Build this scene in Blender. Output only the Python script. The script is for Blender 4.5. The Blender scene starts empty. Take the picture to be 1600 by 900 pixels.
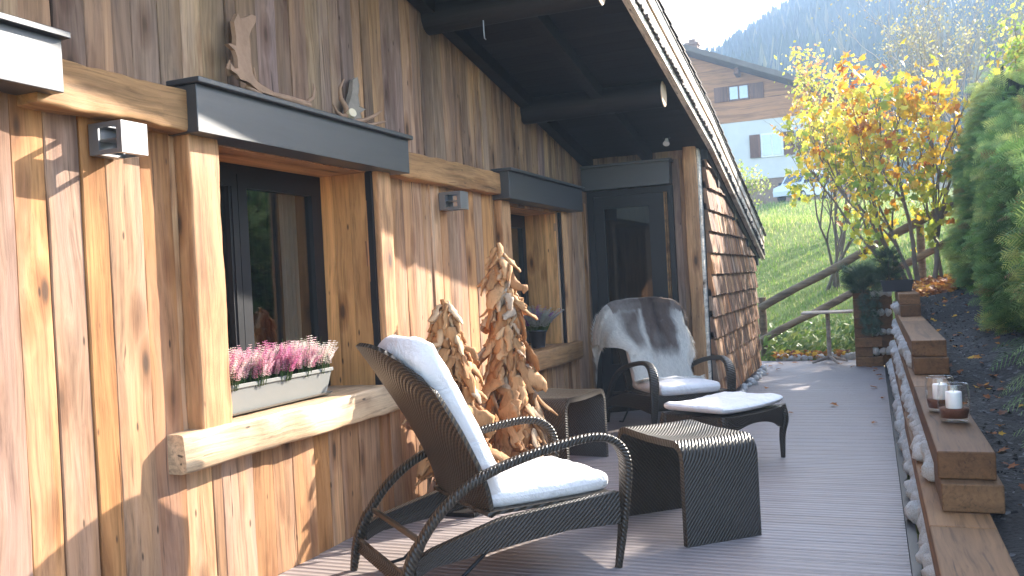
import bpy, math, random
import numpy as np
from mathutils import Vector, Matrix, noise
R_ = math.radians
rng = random.Random(7)
sc = bpy.context.scene
col = sc.collection

# ------------------------------------------------------------------ camera
yaw, pitch, roll = R_(21.826), R_(-0.2406), R_(-3.0)
fwd = Vector((-math.sin(yaw)*math.cos(pitch), math.cos(yaw)*math.cos(pitch), math.sin(pitch)))
rt = Vector((math.cos(yaw), math.sin(yaw), 0)); up = rt.cross(fwd)
r2 = rt*math.cos(roll)+up*math.sin(roll); u2 = -rt*math.sin(roll)+up*math.cos(roll)
cd = bpy.data.cameras.new('camera'); cam = bpy.data.objects.new('camera', cd); col.objects.link(cam)
cam.matrix_world = Matrix(((r2.x, u2.x, -fwd.x, 2.635), (r2.y, u2.y, -fwd.y, 0), (r2.z, u2.z, -fwd.z, 1.3), (0, 0, 0, 1)))
cd.sensor_width = 36; cd.lens = 1404.7/1600*36; cd.clip_start = .05; cd.clip_end = 3000
cd.dof.use_dof = True; cd.dof.focus_distance = 4.6; cd.dof.aperture_fstop = 9.0
sc.camera = cam
# ------------------------------------------------------------------ light
SUN = Vector((1, 1.85, 1.02)).normalized()
w = bpy.data.worlds.new('World'); sc.world = w; w.use_nodes = True
nt = w.node_tree; bg = nt.nodes['Background']
sky = nt.nodes.new('ShaderNodeTexSky'); sky.sky_type = 'NISHITA'; sky.sun_disc = False
sky.sun_elevation = math.asin(SUN.z); sky.sun_rotation = math.atan2(SUN.x, SUN.y)
sky.altitude = 1000; sky.air_density = 1.0; sky.dust_density = 4.0; sky.ozone_density = .3
nt.links.new(sky.outputs[0], bg.inputs[0]); bg.inputs[1].default_value = 0.15
sd = bpy.data.lights.new('sun', 'SUN'); so = bpy.data.objects.new('sun', sd); col.objects.link(so)
sd.energy = 5.0; sd.angle = R_(.6); sd.color = (1, .93, .82)
so.rotation_euler = SUN.to_track_quat('Z', 'Y').to_euler(); so.location = (10, 15, 20)
sc.view_settings.view_transform = 'Standard'; sc.view_settings.look = 'None'
sc.view_settings.exposure = 2.74; sc.view_settings.gamma = 1
sc.render.engine = 'CYCLES'; sc.cycles.max_bounces = 8; sc.cycles.transparent_max_bounces = 12
sc.cycles.volume_bounces = 0

# ------------------------------------------------------------------ mesh builder
class MB:
    def __init__(s): s.v = []; s.f = []; s.uv = []; s.c = []; s.sm = []; s.mi = []
    def add(s, vs, fs, uvs=None, c=(.5, .5, .5), smooth=False, mi=0):
        o = len(s.v); s.v.extend([tuple(p) for p in vs])
        for i, f in enumerate(fs):
            s.f.append(tuple(o+k for k in f)); s.uv.append(uvs[i] if uvs else None)
            s.c.append(c[i] if isinstance(c, list) else c); s.sm.append(smooth); s.mi.append(mi)
    def box(s, a, b, c=(.5, .5, .5), mi=0):
        x0, y0, z0 = a; x1, y1, z1 = b
        s.add([(x0,y0,z0),(x1,y0,z0),(x1,y1,z0),(x0,y1,z0),(x0,y0,z1),(x1,y0,z1),(x1,y1,z1),(x0,y1,z1)],
              [(0,3,2,1),(4,5,6,7),(0,1,5,4),(1,2,6,5),(2,3,7,6),(3,0,4,7)], c=c, mi=mi)
    def obox(s, o, ax, ay, az, c=(.5, .5, .5), mi=0):   # corner + 3 edge vectors
        o = Vector(o); ax = Vector(ax); ay = Vector(ay); az = Vector(az)
        P = [o, o+ax, o+ax+ay, o+ay, o+az, o+ax+az, o+ax+ay+az, o+ay+az]
        fs = [(0,3,2,1),(4,5,6,7),(0,1,5,4),(1,2,6,5),(2,3,7,6),(3,0,4,7)]
        if ax.cross(ay).dot(az) < 0: fs = [f[::-1] for f in fs]
        s.add(P, fs, c=c, mi=mi)
    def loft(s, rings, closed=True, cap=True, c=(.5, .5, .5), smooth=True, us=None, mi=0):
        n = len(rings[0]); vs = [p for r in rings for p in r]; fs = []; uv = []
        m = n if closed else n-1
        L = [0]
        for i in range(1, len(rings)): L.append(L[-1]+(Vector(rings[i][0])-Vector(rings[i-1][0])).length if us is None else us[i])
        C = [0]; r0 = rings[len(rings)//2]
        for j in range(1, n+1): C.append(C[-1]+(Vector(r0[j % n])-Vector(r0[j-1])).length)
        for i in range(len(rings)-1):
            for j in range(m):
                k = (j+1) % n
                fs.append((i*n+j, i*n+k, (i+1)*n+k, (i+1)*n+j))
                uv.append([(L[i], C[j]), (L[i], C[j+1]), (L[i+1], C[j+1]), (L[i+1], C[j])])
        s.add(vs, fs, uv, c=c, smooth=smooth, mi=mi)
        if cap and closed:
            for r, rev in ((rings[0], True), (rings[-1], False)):
                f = tuple(range(n)); s.add(r, [f[::-1] if rev else f], [[(0, 0)]*n], c=c, smooth=False, mi=mi)
    def tube(s, pts, rad, n=8, c=(.5, .5, .5), sec=None, side=None, cap=True, smooth=True, mi=0):
        # sec(i)->list of (a,b) offsets along side / normal
        pts = [Vector(p) for p in pts]; rings = []; prev = None
        for i, p in enumerate(pts):
            t = (pts[min(i+1, len(pts)-1)]-pts[max(i-1, 0)]).normalized()
            if side is not None: a = Vector(side)-t*Vector(side).dot(t); a.normalize()
            else:
                if prev is None:
                    h = Vector((0, 0, 1)) if abs(t.z) < .9 else Vector((1, 0, 0)); a = t.cross(h).normalized()
                else: a = (prev-t*prev.dot(t)).normalized()
            prev = a; b = t.cross(a)
            if sec: rings.append([p+a*x+b*y for x, y in sec(i)])
            else:
                r = rad[i] if hasattr(rad, '__len__') else rad
                rings.append([p+a*(r*math.cos(k*2*math.pi/n))+b*(r*math.sin(k*2*math.pi/n)) for k in range(n)])
        s.loft(rings, c=c, cap=cap, smooth=smooth, mi=mi)
    def lathe(s, prof, ctr=(0, 0, 0), n=24, c=(.5, .5, .5), cap=True, smooth=True, mi=0):
        rings = [[(ctr[0]+r*math.cos(k*2*math.pi/n), ctr[1]+r*math.sin(k*2*math.pi/n), ctr[2]+z) for k in range(n)] for r, z in prof]
        s.loft(rings, c=c, cap=cap, smooth=smooth, mi=mi)
    def grid(s, fn, nu, nv, thick=0, c=(.5, .5, .5), smooth=True, uvs=(1, 1)):
        P = [[Vector(fn(i/nu, j/nv)) for j in range(nv+1)] for i in range(nu+1)]
        vs = [p for r in P for p in r]; m = nv+1
        fs = [(i*m+j, (i+1)*m+j, (i+1)*m+j+1, i*m+j+1) for i in range(nu) for j in range(nv)]
        def U(i, j): return (i/nu*uvs[0], j/nv*uvs[1])
        uv = [[U(i, j), U(i+1, j), U(i+1, j+1), U(i, j+1)] for i in range(nu) for j in range(nv)]
        if not thick: s.add(vs, fs, uv, c=c, smooth=smooth); return
        N = []
        for i in range(nu+1):
            for j in range(nv+1):
                a = P[min(i+1, nu)][j]-P[max(i-1, 0)][j]; b = P[i][min(j+1, nv)]-P[i][max(j-1, 0)]
                N.append(a.cross(b).normalized())
        vb = [v-nm*thick for v, nm in zip(vs, N)]; o = len(vs)
        s.add(vs+vb, fs+[tuple(o+k for k in f[::-1]) for f in fs], uv+[q[::-1] for q in uv], c=c, smooth=smooth)
        per = [i*m for i in range(nu+1)]+[nu*m+j for j in range(1, m)]+[i*m+nv for i in range(nu-1, -1, -1)]+[j for j in range(nv-1, 0, -1)]
        ed = []; 
        for k in range(len(per)):
            a, b = per[k], per[(k+1) % len(per)]; ed.append((b, a, a+o, b+o))
        s.add(vs+vb, ed, [[(0, 0), (.02, 0), (.02, .01), (0, .01)]]*len(ed), c=c, smooth=False)
    def build(s, name, mats, parent=None, loc=None):
        me = bpy.data.meshes.new(name); me.from_pydata(s.v, [], s.f)
        if not isinstance(mats, (list, tuple)): mats = [mats]
        for m in mats: me.materials.append(m)
        nl = sum(len(f) for f in s.f)
        uv = me.uv_layers.new(name='UVMap'); ua = np.zeros((nl, 2), 'f'); ca = np.ones((nl, 4), 'f'); k = 0
        for f, u, c in zip(s.f, s.uv, s.c):
            n = len(f)
            if u: ua[k:k+n] = u
            ca[k:k+n, :3] = c; k += n
        uv.data.foreach_set('uv', ua.ravel())
        at = me.color_attributes.new('rnd', 'FLOAT_COLOR', 'CORNER'); at.data.foreach_set('color', ca.ravel())
        me.polygons.foreach_set('use_smooth', s.sm); me.polygons.foreach_set('material_index', s.mi)
        me.update()
        o = bpy.data.objects.new(name, me); col.objects.link(o)
        if parent is not None: o.parent = parent
        return o

def thing(name, label, cat, loc=(0, 0, 0), rz=0, group=None):
    o = bpy.data.objects.new(name, None); col.objects.link(o); o.location = loc; o.rotation_euler = (0, 0, rz)
    o.empty_display_size = .1
    o['label'] = label; o['category'] = cat
    if group: o['group'] = group
    return o
def tag(o, label, cat, group=None, kind=None):
    o['label'] = label; o['category'] = cat
    if group: o['group'] = group
    if kind: o['kind'] = kind
    return o
def struct(o): o['kind'] = 'structure'; return o
def rc(): return (rng.random(), rng.random(), rng.random())
def fbm(p, s=1.0, o=3): return noise.fractal(Vector(p)*s, 1.0, 2.0, o)

# ------------------------------------------------------------------ materials
class NT:
    def __init__(s, name):
        s.m = bpy.data.materials.new(name); s.m.use_nodes = True; s.t = s.m.node_tree; s.p = s.t.nodes['Principled BSDF']
    def n(s, ty, **k):
        q = s.t.nodes.new(ty)
        for a, b in k.items():
            if a.startswith('_'): q.inputs[a[1:]].default_value = b
            else: setattr(q, a, b)
        return q
    def l(s, a, b): s.t.links.new(a, b)
    def ramp(s, fac, stops):
        r = s.n('ShaderNodeValToRGB'); e = r.color_ramp.elements
        while len(e) < len(stops): e.new(.5)
        for q, (p, c) in zip(e, stops): q.position = p; q.color = (*c, 1) if len(c) == 3 else c
        s.l(fac, r.inputs[0]); return r.outputs[0]
    def noise(s, vec, scale=5, detail=4, rough=.6, dist=0):
        q = s.n('ShaderNodeTexNoise', _Scale=scale, _Detail=detail, _Roughness=rough, _Distortion=dist); s.l(vec, q.inputs['Vector']); return q.outputs[0]
    def mapping(s, src, scale=(1, 1, 1), add=None):
        q = s.n('ShaderNodeVectorMath', operation='MULTIPLY'); s.l(src, q.inputs[0]); q.inputs[1].default_value = scale; o = q.outputs[0]
        if add is not None:
            a = s.n('ShaderNodeVectorMath', operation='MULTIPLY_ADD'); s.l(add, a.inputs[0]); a.inputs[1].default_value = (17, 23, 11); s.l(o, a.inputs[2]); o = a.outputs[0]
        return o
    def mix(s, fac, a, b, mode='MIX'):
        q = s.n('ShaderNodeMix', data_type='RGBA', blend_type=mode)
        for v, i in ((fac, 0), (a, 6), (b, 7)):
            if hasattr(v, 'links'): s.l(v, q.inputs[i])
            else: q.inputs[i].default_value = v if i == 0 else (*v, 1)
        return q.outputs[2]
    def math(s, op, a, b=0.0, c=0.0):
        q = s.n('ShaderNodeMath', operation=op)
        for v, i in ((a, 0), (b, 1), (c, 2)):
            if hasattr(v, 'links'): s.l(v, q.inputs[i])
            else: q.inputs[i].default_value = v
        return q.outputs[0]
    def bump(s, h, strength=.5, dist=.01, prev=None):
        q = s.n('ShaderNodeBump', _Strength=strength, _Distance=dist); s.l(h, q.inputs['Height'])
        if prev: s.l(prev, q.inputs['Normal'])
        s.l(q.outputs[0], s.p.inputs['Normal']); return q.outputs[0]
    def out(s, color=None, rough=.6, spec=.5, metal=0):
        if color is not None:
            if hasattr(color, 'links'): s.l(color, s.p.inputs['Base Color'])
            else: s.p.inputs['Base Color'].default_value = (*color, 1)
        if hasattr(rough, 'links'): s.l(rough, s.p.inputs['Roughness'])
        else: s.p.inputs['Roughness'].default_value = rough
        s.p.inputs['Specular IOR Level'].default_value = spec; s.p.inputs['Metallic'].default_value = metal
        return s.m
    def rnd(s): return s.n('ShaderNodeAttribute', attribute_name='rnd')

def wood(name, tones, axis='z', dark=(.05, .03, .02), grain=1.0, knots=True, rough=.75, spec=.25, stain=.5, bump=.5, wave=.3, fine=.75, warp=1.6, grey=None, greyamt=0.0):
    N = NT(name); tc = N.n('ShaderNodeTexCoord').outputs['Object']; at = N.rnd()
    s = {'x': (.7, 14, 14), 'y': (14, .7, 14), 'z': (14, 14, .7)}[axis]; s = tuple(a*grain for a in s)
    v0 = N.mapping(tc, s, at.outputs['Color'])
    wn = N.n('ShaderNodeTexNoise', _Scale=1.0, _Detail=2.0); N.l(N.mapping(v0, tuple(1.6 if k_ == axis else .28 for k_ in 'xyz')), wn.inputs['Vector'])
    wm = N.n('ShaderNodeVectorMath', operation='MULTIPLY_ADD'); N.l(wn.outputs['Color'], wm.inputs[0]); wm.inputs[1].default_value = tuple(0.0 if k_ == axis else warp for k_ in 'xyz'); N.l(v0, wm.inputs[2]); v = wm.outputs[0]
    sep = N.n('ShaderNodeSeparateColor'); N.l(at.outputs['Color'], sep.inputs[0])
    k = len(tones); base = N.ramp(sep.outputs[0], [(i/(k-1) if k > 1 else 0, t) for i, t in enumerate(tones)])
    # slow variation along the board
    n0 = N.noise(N.mapping(v, (.12, .12, .9)), 1.2, 3, .55)
    base = N.mix(N.ramp(n0, [(.38, (0, 0, 0)), (.62, (stain,)*3)]), base, tuple(c*.62 for c in tones[k//2]))
    if grey:
        g0 = N.noise(N.mapping(v, (.3, .3, .5)), 1.0, 4, .6)
        base = N.mix(N.ramp(g0, [(.45, (0, 0, 0)), (.68, (greyamt,)*3)]), base, grey)
    # growth lines
    n1 = N.noise(v, 1.0, 6, .68, .8)
    wv = N.n('ShaderNodeTexWave', wave_type='BANDS', bands_direction='X' if axis != 'x' else 'Y', _Scale=.55, _Distortion=9.0, _Detail=4.0)
    wv.inputs['Detail Scale'].default_value = .8
    N.l(N.mapping(v, (1, 1, .35) if axis == 'z' else (1, .35, 1) if axis == 'y' else (.35, 1, 1)), wv.inputs['Vector'])
    g1 = N.ramp(n1, [(.3, (.55,)*3), (.5, (.95,)*3), (.75, (1.15,)*3)])
    c = N.mix(1.0, base, g1, 'MULTIPLY')
    g2 = N.ramp(wv.outputs['Fac'], [(0, (.72,)*3), (.5, (1,)*3), (1, (1.08,)*3)])
    c = N.mix(wave, c, g2, 'MULTIPLY')
    n3 = N.noise(N.mapping(v, tuple(1.3 if k_ == axis else 4.6 for k_ in 'xyz')), 1.0, 5, .7, .2)
    c = N.mix(fine, c, N.ramp(n3, [(.30, (.42,)*3), (.47, (.95,)*3), (.72, (1.18,)*3)]), 'MULTIPLY')
    # cracks
    n2 = N.noise(N.mapping(v, (2.2, 2.2, 1) if axis == 'z' else (2.2, 1, 2.2) if axis == 'y' else (1, 2.2, 2.2)), 1.0, 3, .5, .3)
    cr = N.ramp(n2, [(.27, (1, 1, 1)), (.33, (0, 0, 0))])
    c = N.mix(N.math('MULTIPLY', cr, .8), c, dark)
    if knots:
        ks = {'x': (.5, 3.2, 3.2), 'y': (3.2, .5, 3.2), 'z': (3.2, 3.2, .5)}[axis]
        ks = {'x': (1.5, 6, 6), 'y': (6, 1.5, 6), 'z': (6, 6, 2.2)}[axis]
        vo = N.n('ShaderNodeTexVoronoi', _Scale=1.0, _Randomness=1.0); N.l(N.mapping(tc, ks, at.outputs['Color']), vo.inputs['Vector'])
        kn = N.ramp(vo.outputs['Distance'], [(.06, (1, 1, 1)), (.13, (0, 0, 0))])
        halo = N.ramp(vo.outputs['Distance'], [(.1, (.62, .55, .5)), (.22, (.85, .8, .78)), (.30, (1.05, 1.05, 1.05)), (.36, (1, 1, 1))])
        c = N.mix(1.0, c, halo, 'MULTIPLY')
        c = N.mix(N.math('MULTIPLY', kn, .8), c, dark)
        v2 = N.n('ShaderNodeTexVoronoi', _Scale=1.0, _Randomness=1.0); N.l(N.mapping(tc, {'x': (4, 13, 13), 'y': (13, 4, 13), 'z': (13, 13, 4)}[axis], at.outputs['Color']), v2.inputs['Vector'])
        c = N.mix(N.ramp(v2.outputs['Distance'], [(.045, (.85, .85, .85)), (.09, (0, 0, 0))]), c, dark)
        bl = N.noise(N.mapping(v, tuple(1.4 if k_ == axis else .35 for k_ in 'xyz')), 1.6, 4, .65)
        c = N.mix(1.0, c, N.ramp(bl, [(.32, (.68, .62, .60)), (.5, (1, 1, 1)), (.7, (1.12, 1.1, 1.06))]), 'MULTIPLY')
    vv = N.math('MULTIPLY_ADD', sep.outputs[1], .5, .75)
    vm = N.n('ShaderNodeVectorMath', operation='SCALE'); N.l(c, vm.inputs[0]); N.l(vv, vm.inputs['Scale'])
    h = N.math('SUBTRACT', N.math('ADD', N.math('MULTIPLY', n1, .6), N.math('MULTIPLY', n3, .5)), N.math('MULTIPLY', cr, .6))
    N.bump(h, bump, .006)
    return N.out(vm.outputs[0], rough, spec)

def plain(name, c, rough=.6, spec=.5, metal=0, var=.15, scale=8, bump=0, bscale=80):
    N = NT(name); tc = N.n('ShaderNodeTexCoord').outputs['Object']
    n = N.noise(tc, scale, 5, .6)
    cc = N.mix(n, tuple(x*(1-var) for x in c), tuple(min(1, x*(1+var)) for x in c))
    if bump: N.bump(N.noise(tc, bscale, 4, .6), bump, .004)
    return N.out(cc, rough, spec, metal)

M = {}
M['wall'] = wood('barn wood planks', [(.58,.28,.10),(.46,.20,.075),(.60,.34,.16),(.38,.23,.15),(.55,.26,.095),(.34,.21,.15),(.58,.35,.19),(.44,.19,.075)], 'z', stain=.6, grey=(.34,.26,.24), greyamt=.35)
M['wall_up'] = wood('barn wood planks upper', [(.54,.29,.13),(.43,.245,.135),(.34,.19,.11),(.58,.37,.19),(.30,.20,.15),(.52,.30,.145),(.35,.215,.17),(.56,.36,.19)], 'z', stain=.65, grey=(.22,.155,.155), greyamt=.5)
M['post'] = wood('pale hewn wood', [(.60,.34,.17),(.50,.25,.11)], 'z', knots=True, stain=.35, rough=.6, spec=.35, bump=.6)
M['sill'] = wood('pale hewn beam wood', [(.72,.50,.31),(.66,.44,.26)], 'y', stain=.25, rough=.5, spec=.5, bump=.6)
M['beam'] = wood('honey beam wood', [(.44,.235,.10),(.40,.205,.085)], 'y', stain=.4, rough=.65, bump=.8)
M['reveal'] = wood('reveal boards', [(.62,.32,.125),(.56,.28,.10)], 'z', stain=.2, rough=.5, bump=.25, wave=.12)
M['reveal_h'] = wood('reveal boards across', [(.56,.29,.11),(.52,.26,.10)], 'y', stain=.2, rough=.5, bump=.25, wave=.12)
M['shingle'] = wood('wood shingles', [(.44,.19,.07),(.28,.14,.08),(.56,.31,.15),(.20,.12,.09),(.42,.17,.06),(.40,.28,.20)], 'z', stain=.7, knots=False, grain=1.3)
M['sleeper'] = wood('sawn sleeper', [(.22,.105,.042),(.18,.082,.032),(.27,.14,.062)], 'y', knots=False, stain=.5, rough=.7, bump=.35, wave=.1)
M['rake'] = wood('pale rake board', [(.78,.70,.60),(.74,.64,.52)], 'y', stain=.15, rough=.6)
M['tan'] = wood('tan strip', [(.45,.24,.11),(.42,.22,.10)], 'y', stain=.3)
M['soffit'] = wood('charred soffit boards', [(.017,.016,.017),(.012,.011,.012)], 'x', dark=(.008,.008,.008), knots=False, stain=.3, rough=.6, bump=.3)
M['rail'] = wood('round rail wood', [(.34,.24,.14),(.30,.21,.13)], 'x', stain=.5)
M['bistro'] = wood('bistro wood', [(.42,.34,.28),(.40,.32,.26)], 'x', stain=.4)
M['interior'] = wood('interior wood', [(.22,.12,.06),(.18,.10,.05)], 'z', stain=.4)

def paint():
    N = NT('charcoal painted timber'); tc = N.n('ShaderNodeTexCoord').outputs['Object']
    v = N.mapping(tc, (18, 1.2, 18)); n = N.noise(v, 1.5, 5, .65, .5)
    c = N.mix(n, (.014, .015, .019), (.030, .032, .039))
    vo = N.n('ShaderNodeTexVoronoi', _Scale=1.0); N.l(N.mapping(tc, (9, 2.7, 9)), vo.inputs['Vector'])
    c = N.mix(N.ramp(vo.outputs['Distance'], [(.04, (1, 1, 1)), (.1, (0, 0, 0))]), c, (.02, .02, .024))
    N.bump(n, .35, .003)
    N.p.inputs['Coat Weight'].default_value = .6; N.p.inputs['Coat Roughness'].default_value = .42; N.p.inputs['Coat IOR'].default_value = 1.7
    return N.out(c, .5, .6)
M['paint'] = paint()
M['black'] = plain('black frame lacquer', (.010, .010, .012), .45, .35)
M['cut'] = plain('sawn log end', (.55, .38, .24), .7)
M['steel'] = plain('brushed steel', (.6, .6, .6), .3, .5, 1)
M['lamp'] = plain('anthracite lamp metal', (.09, .09, .10), .4, 1.0)
M['lamp'].node_tree.nodes['Principled BSDF'].inputs['Coat Weight'].default_value = 1.0; M['lamp'].node_tree.nodes['Principled BSDF'].inputs['Coat Roughness'].default_value = .42; M['lamp'].node_tree.nodes['Principled BSDF'].inputs['Coat IOR'].default_value = 1.9
M['white_paint'] = plain('white paint', (.78, .76, .73), .5)

def glassy(name, tint=(.72, .75, .74), mixf=.09, ior=.8):
    N = NT(name); t = N.t; g = N.n('ShaderNodeBsdfGlossy', _Roughness=.0); g.inputs[0].default_value = (1, 1, 1, 1)
    tr = N.n('ShaderNodeBsdfTransparent'); tr.inputs[0].default_value = (*tint, 1)
    lw = N.n('ShaderNodeLayerWeight', _Blend=.5); mx = N.n('ShaderNodeMixShader')
    N.l(N.math('MULTIPLY_ADD', N.math('POWER', lw.outputs['Facing'], 3.5), ior, mixf), mx.inputs[0]); N.l(tr.outputs[0], mx.inputs[1]); N.l(g.outputs[0], mx.inputs[2])
    N.l(mx.outputs[0], t.nodes['Material Output'].inputs[0]); return N.m
M['pane'] = glassy('window pane')
M['doorpane'] = glassy('door pane', (.6, .6, .6), .035, .6)
M['clear'] = glassy('clear glass', (.985, .98, .965), .03, .45)

def deckmat():
    N = NT('grooved composite deck'); tc = N.n('ShaderNodeTexCoord').outputs['Object']; at = N.rnd()
    sp = N.n('ShaderNodeSeparateXYZ'); N.l(tc, sp.inputs[0])
    wv = N.math('SINE', N.math('MULTIPLY', sp.outputs[1], 2*math.pi/.0485)); 
    n = N.noise(N.mapping(tc, (1.2, 22, 1), at.outputs['Color']), 2, 5, .65)
    n2 = N.noise(tc, 3, 4, .6)
    sep = N.n('ShaderNodeSeparateColor'); N.l(at.outputs['Color'], sep.inputs[0])
    c = N.mix(n, (.22, .185, .18), (.38, .33, .32))
    c = N.mix(N.math('MULTIPLY', sep.outputs[0], .35), c, (.30, .23, .19))
    c = N.mix(N.ramp(n2, [(.4, (0, 0, 0)), (.7, (.35,)*3)]), c, (.20, .17, .165))
    c = N.mix(N.ramp(wv, [(0, (.42,)*3), (.22, (0, 0, 0))]), c, (.07, .055, .055))
    N.bump(wv, .55, .003); return N.out(c, .55, .4)
M['deck'] = deckmat()

def wicker(name='woven dark wicker', c1=(.012, .009, .007), c2=(.060, .043, .028), per=.016, ang=35):
    N = NT(name); uv = N.n('ShaderNodeUVMap', uv_map='UVMap').outputs[0]
    sp = N.n('ShaderNodeSeparateXYZ'); N.l(uv, sp.inputs[0])
    a = R_(ang); d = N.math('ADD', N.math('MULTIPLY', sp.outputs[0], math.cos(a)), N.math('MULTIPLY', sp.outputs[1], math.sin(a)))
    e = N.math('SUBTRACT', N.math('MULTIPLY', sp.outputs[1], math.cos(a)), N.math('MULTIPLY', sp.outputs[0], math.sin(a)))
    s1 = N.math('SINE', N.math('MULTIPLY', d, 2*math.pi/per)); s2 = N.math('SINE', N.math('MULTIPLY', e, 2*math.pi/(per*1.6)))
    h = N.math('MULTIPLY_ADD', s2, N.math('MULTIPLY', s1, .18), N.math('MULTIPLY_ADD', s1, .5, .5))
    tc = N.n('ShaderNodeTexCoord').outputs['Object']; n = N.noise(tc, 6, 3, .6)
    c = N.mix(h, c1, c2); c = N.mix(N.math('MULTIPLY', n, .4), c, tuple(x*.6 for x in c2))
    N.bump(h, .9, .004); return N.out(c, .38, .4)
M['wicker'] = wicker()
M['wicker_h'] = wicker('woven wicker panel', per=.015, ang=52)

def fabric():
    N = NT('white cushion cloth'); tc = N.n('ShaderNodeTexCoord').outputs['Object']
    n = N.noise(tc, 7, 5, .62, .6); f = N.noise(tc, 300, 2, .5)
    b = N.bump(n, .6, .04); N.bump(f, .15, .001, b)
    return N.out(N.mix(n, (.72, .67, .65), (.80, .755, .73)), .9, .15)
M['cloth'] = fabric()

def attr(name, rough=.6, spec=.3, transl=0.0, mul=1.0):
    N = NT(name); at = N.rnd(); c = at.outputs['Color']
    N.out(c, rough, spec)
    if transl:
        tr = N.n('ShaderNodeBsdfTranslucent'); N.l(c, tr.inputs[0]); mx = N.n('ShaderNodeMixShader', ); mx.inputs[0].default_value = transl
        N.l(N.p.outputs[0], mx.inputs[1]); N.l(tr.outputs[0], mx.inputs[2]); N.l(mx.outputs[0], N.t.nodes['Material Output'].inputs[0])
    return N.m
M['leaf'] = attr('autumn leaf', .5, .3, .5)
M['needle'] = attr('conifer frond', .65, .12, .42)
M['petal'] = attr('heather bloom', .6, .2, .3)
M['hair'] = attr('reindeer hair', .7, .3, .3)
M['grassb'] = attr('grass blade', .5, .25, .45)
M['farconifer'] = attr('far conifer', .8, .1)
M['bark'] = plain('grey brown bark', (.17, .13, .10), .85, .2, var=.45, scale=14, bump=.6, bscale=50)
M['palebark'] = plain('pale twig bark', (.30, .25, .21), .8, .3, var=.3)

def soil():
    N = NT('dark gravelly soil'); tc = N.n('ShaderNodeTexCoord').outputs['Object']
    n = N.noise(tc, 16, 8, .7); vo = N.n('ShaderNodeTexVoronoi', _Scale=45); N.l(tc, vo.inputs['Vector'])
    c = N.mix(n, (.009, .007, .006), (.040, .031, .026))
    sep = N.n('ShaderNodeSeparateColor'); N.l(vo.outputs['Color'], sep.inputs[0])
    c = N.mix(N.ramp(sep.outputs[0], [(.93, (0, 0, 0)), (.97, (.5,)*3)]), c, (.20, .19, .19))
    b = N.bump(n, 1, .03); N.bump(vo.outputs['Distance'], .6, .02, b); return N.out(c, .8, .4)
M['soil'] = soil()
def stone():
    N = NT('white limestone cobble'); tc = N.n('ShaderNodeTexCoord').outputs['Object']
    inf = N.n('ShaderNodeObjectInfo'); v = N.n('ShaderNodeVectorMath', operation='ADD'); N.l(tc, v.inputs[0])
    cb = N.n('ShaderNodeCombineXYZ'); N.l(N.math('MULTIPLY', inf.outputs['Random'], 31), cb.inputs[0]); N.l(cb.outputs[0], v.inputs[1])
    n = N.noise(v.outputs[0], 14, 6, .7); 
    c = N.ramp(n, [(.3, (.32, .22, .15)), (.48, (.60, .57, .53)), (.7, (.76, .74, .72))]); N.bump(n, .8, .012); return N.out(c, .75, .3)
M['stone'] = stone()
def drift():
    N = NT('bleached driftwood'); tc = N.n('ShaderNodeTexCoord').outputs['Object']; at = N.rnd()
    sep = N.n('ShaderNodeSeparateColor'); N.l(at.outputs['Color'], sep.inputs[0])
    c = N.ramp(sep.outputs[0], [(0, (.32, .14, .05)), (.4, (.44, .22, .09)), (.7, (.54, .30, .14)), (.85, (.50, .34, .21)), (1, (.38, .28, .20))])
    n = N.noise(N.mapping(tc, (26, 26, 7), at.outputs['Color']), 1, 6, .7, .8)
    c = N.mix(1, c, N.ramp(n, [(.3, (.5,)*3), (.5, (1,)*3), (.75, (1.2,)*3)]), 'MULTIPLY')
    N.bump(n, .7, .008); return N.out(c, .75, .25)
M['drift'] = drift()
def grassm():
    N = NT('meadow turf'); tc = N.n('ShaderNodeTexCoord').outputs['Object']
    a = N.noise(tc, .7, 6, .7); b = N.noise(tc, 5, 6, .75)
    c = N.mix(a, (.09, .14, .025), (.22, .27, .06)); c = N.mix(N.ramp(b, [(.35, (0, 0, 0)), (.7, (.6,)*3)]), c, (.20, .22, .06))
    N.bump(b, 1, .15); return N.out(c, .9, .1)
M['turf'] = grassm()
M['forest'] = plain('forest floor', (.03, .04, .02), .9, .1, var=.4, scale=.2)
M['planter'] = plain('light grey planter plastic', (.22, .215, .195), .5, .3, var=.05)
M['darkplastic'] = plain('dark planter', (.025, .025, .03), .5)
M['antler'] = plain('weathered antler', (.36, .21, .13), .6, .3, var=.4, scale=18, bump=.5, bscale=60)
M['antler_grey'] = plain('grey antler palm', (.30, .24, .19), .65, .3, var=.35, scale=25, bump=.5, bscale=70)
M['bone'] = plain('antler burr', (.75, .58, .38), .6)
M['wax'] = plain('candle wax', (.82, .80, .80), .5, .3, var=.03); M['wax'].node_tree.nodes['Principled BSDF'].inputs['Subsurface Weight'].default_value = .15
M['granules'] = plain('red brown granules', (.13, .042, .02), .7, .3, var=.6, scale=160, bump=1, bscale=200)
M['house_wood'] = wood('neighbour boarding', [(.52,.23,.09),(.46,.20,.08)], 'x', knots=False, grain=.3, stain=.3)
M['shutter'] = wood('brown shutter', [(.20,.09,.05),(.18,.08,.045)], 'z', knots=False, grain=.5)
M['render'] = plain('white render', (.60, .57, .53), .9, .1, var=.12, scale=1.5)
M['rubble'] = plain('brown rubble stone', (.26, .17, .12), .9, .1, var=.5, scale=3)
M['tiles'] = plain('grey brown roof tiles', (.14, .11, .09), .8, .2, var=.4, scale=2)
M['rooftile'] = wood('roof shingles', [(.10,.08,.07),(.14,.11,.10),(.07,.06,.055)], 'y', knots=False)
M['car'] = plain('white car paint', (.62, .65, .70), .3, .5, var=.03)
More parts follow.
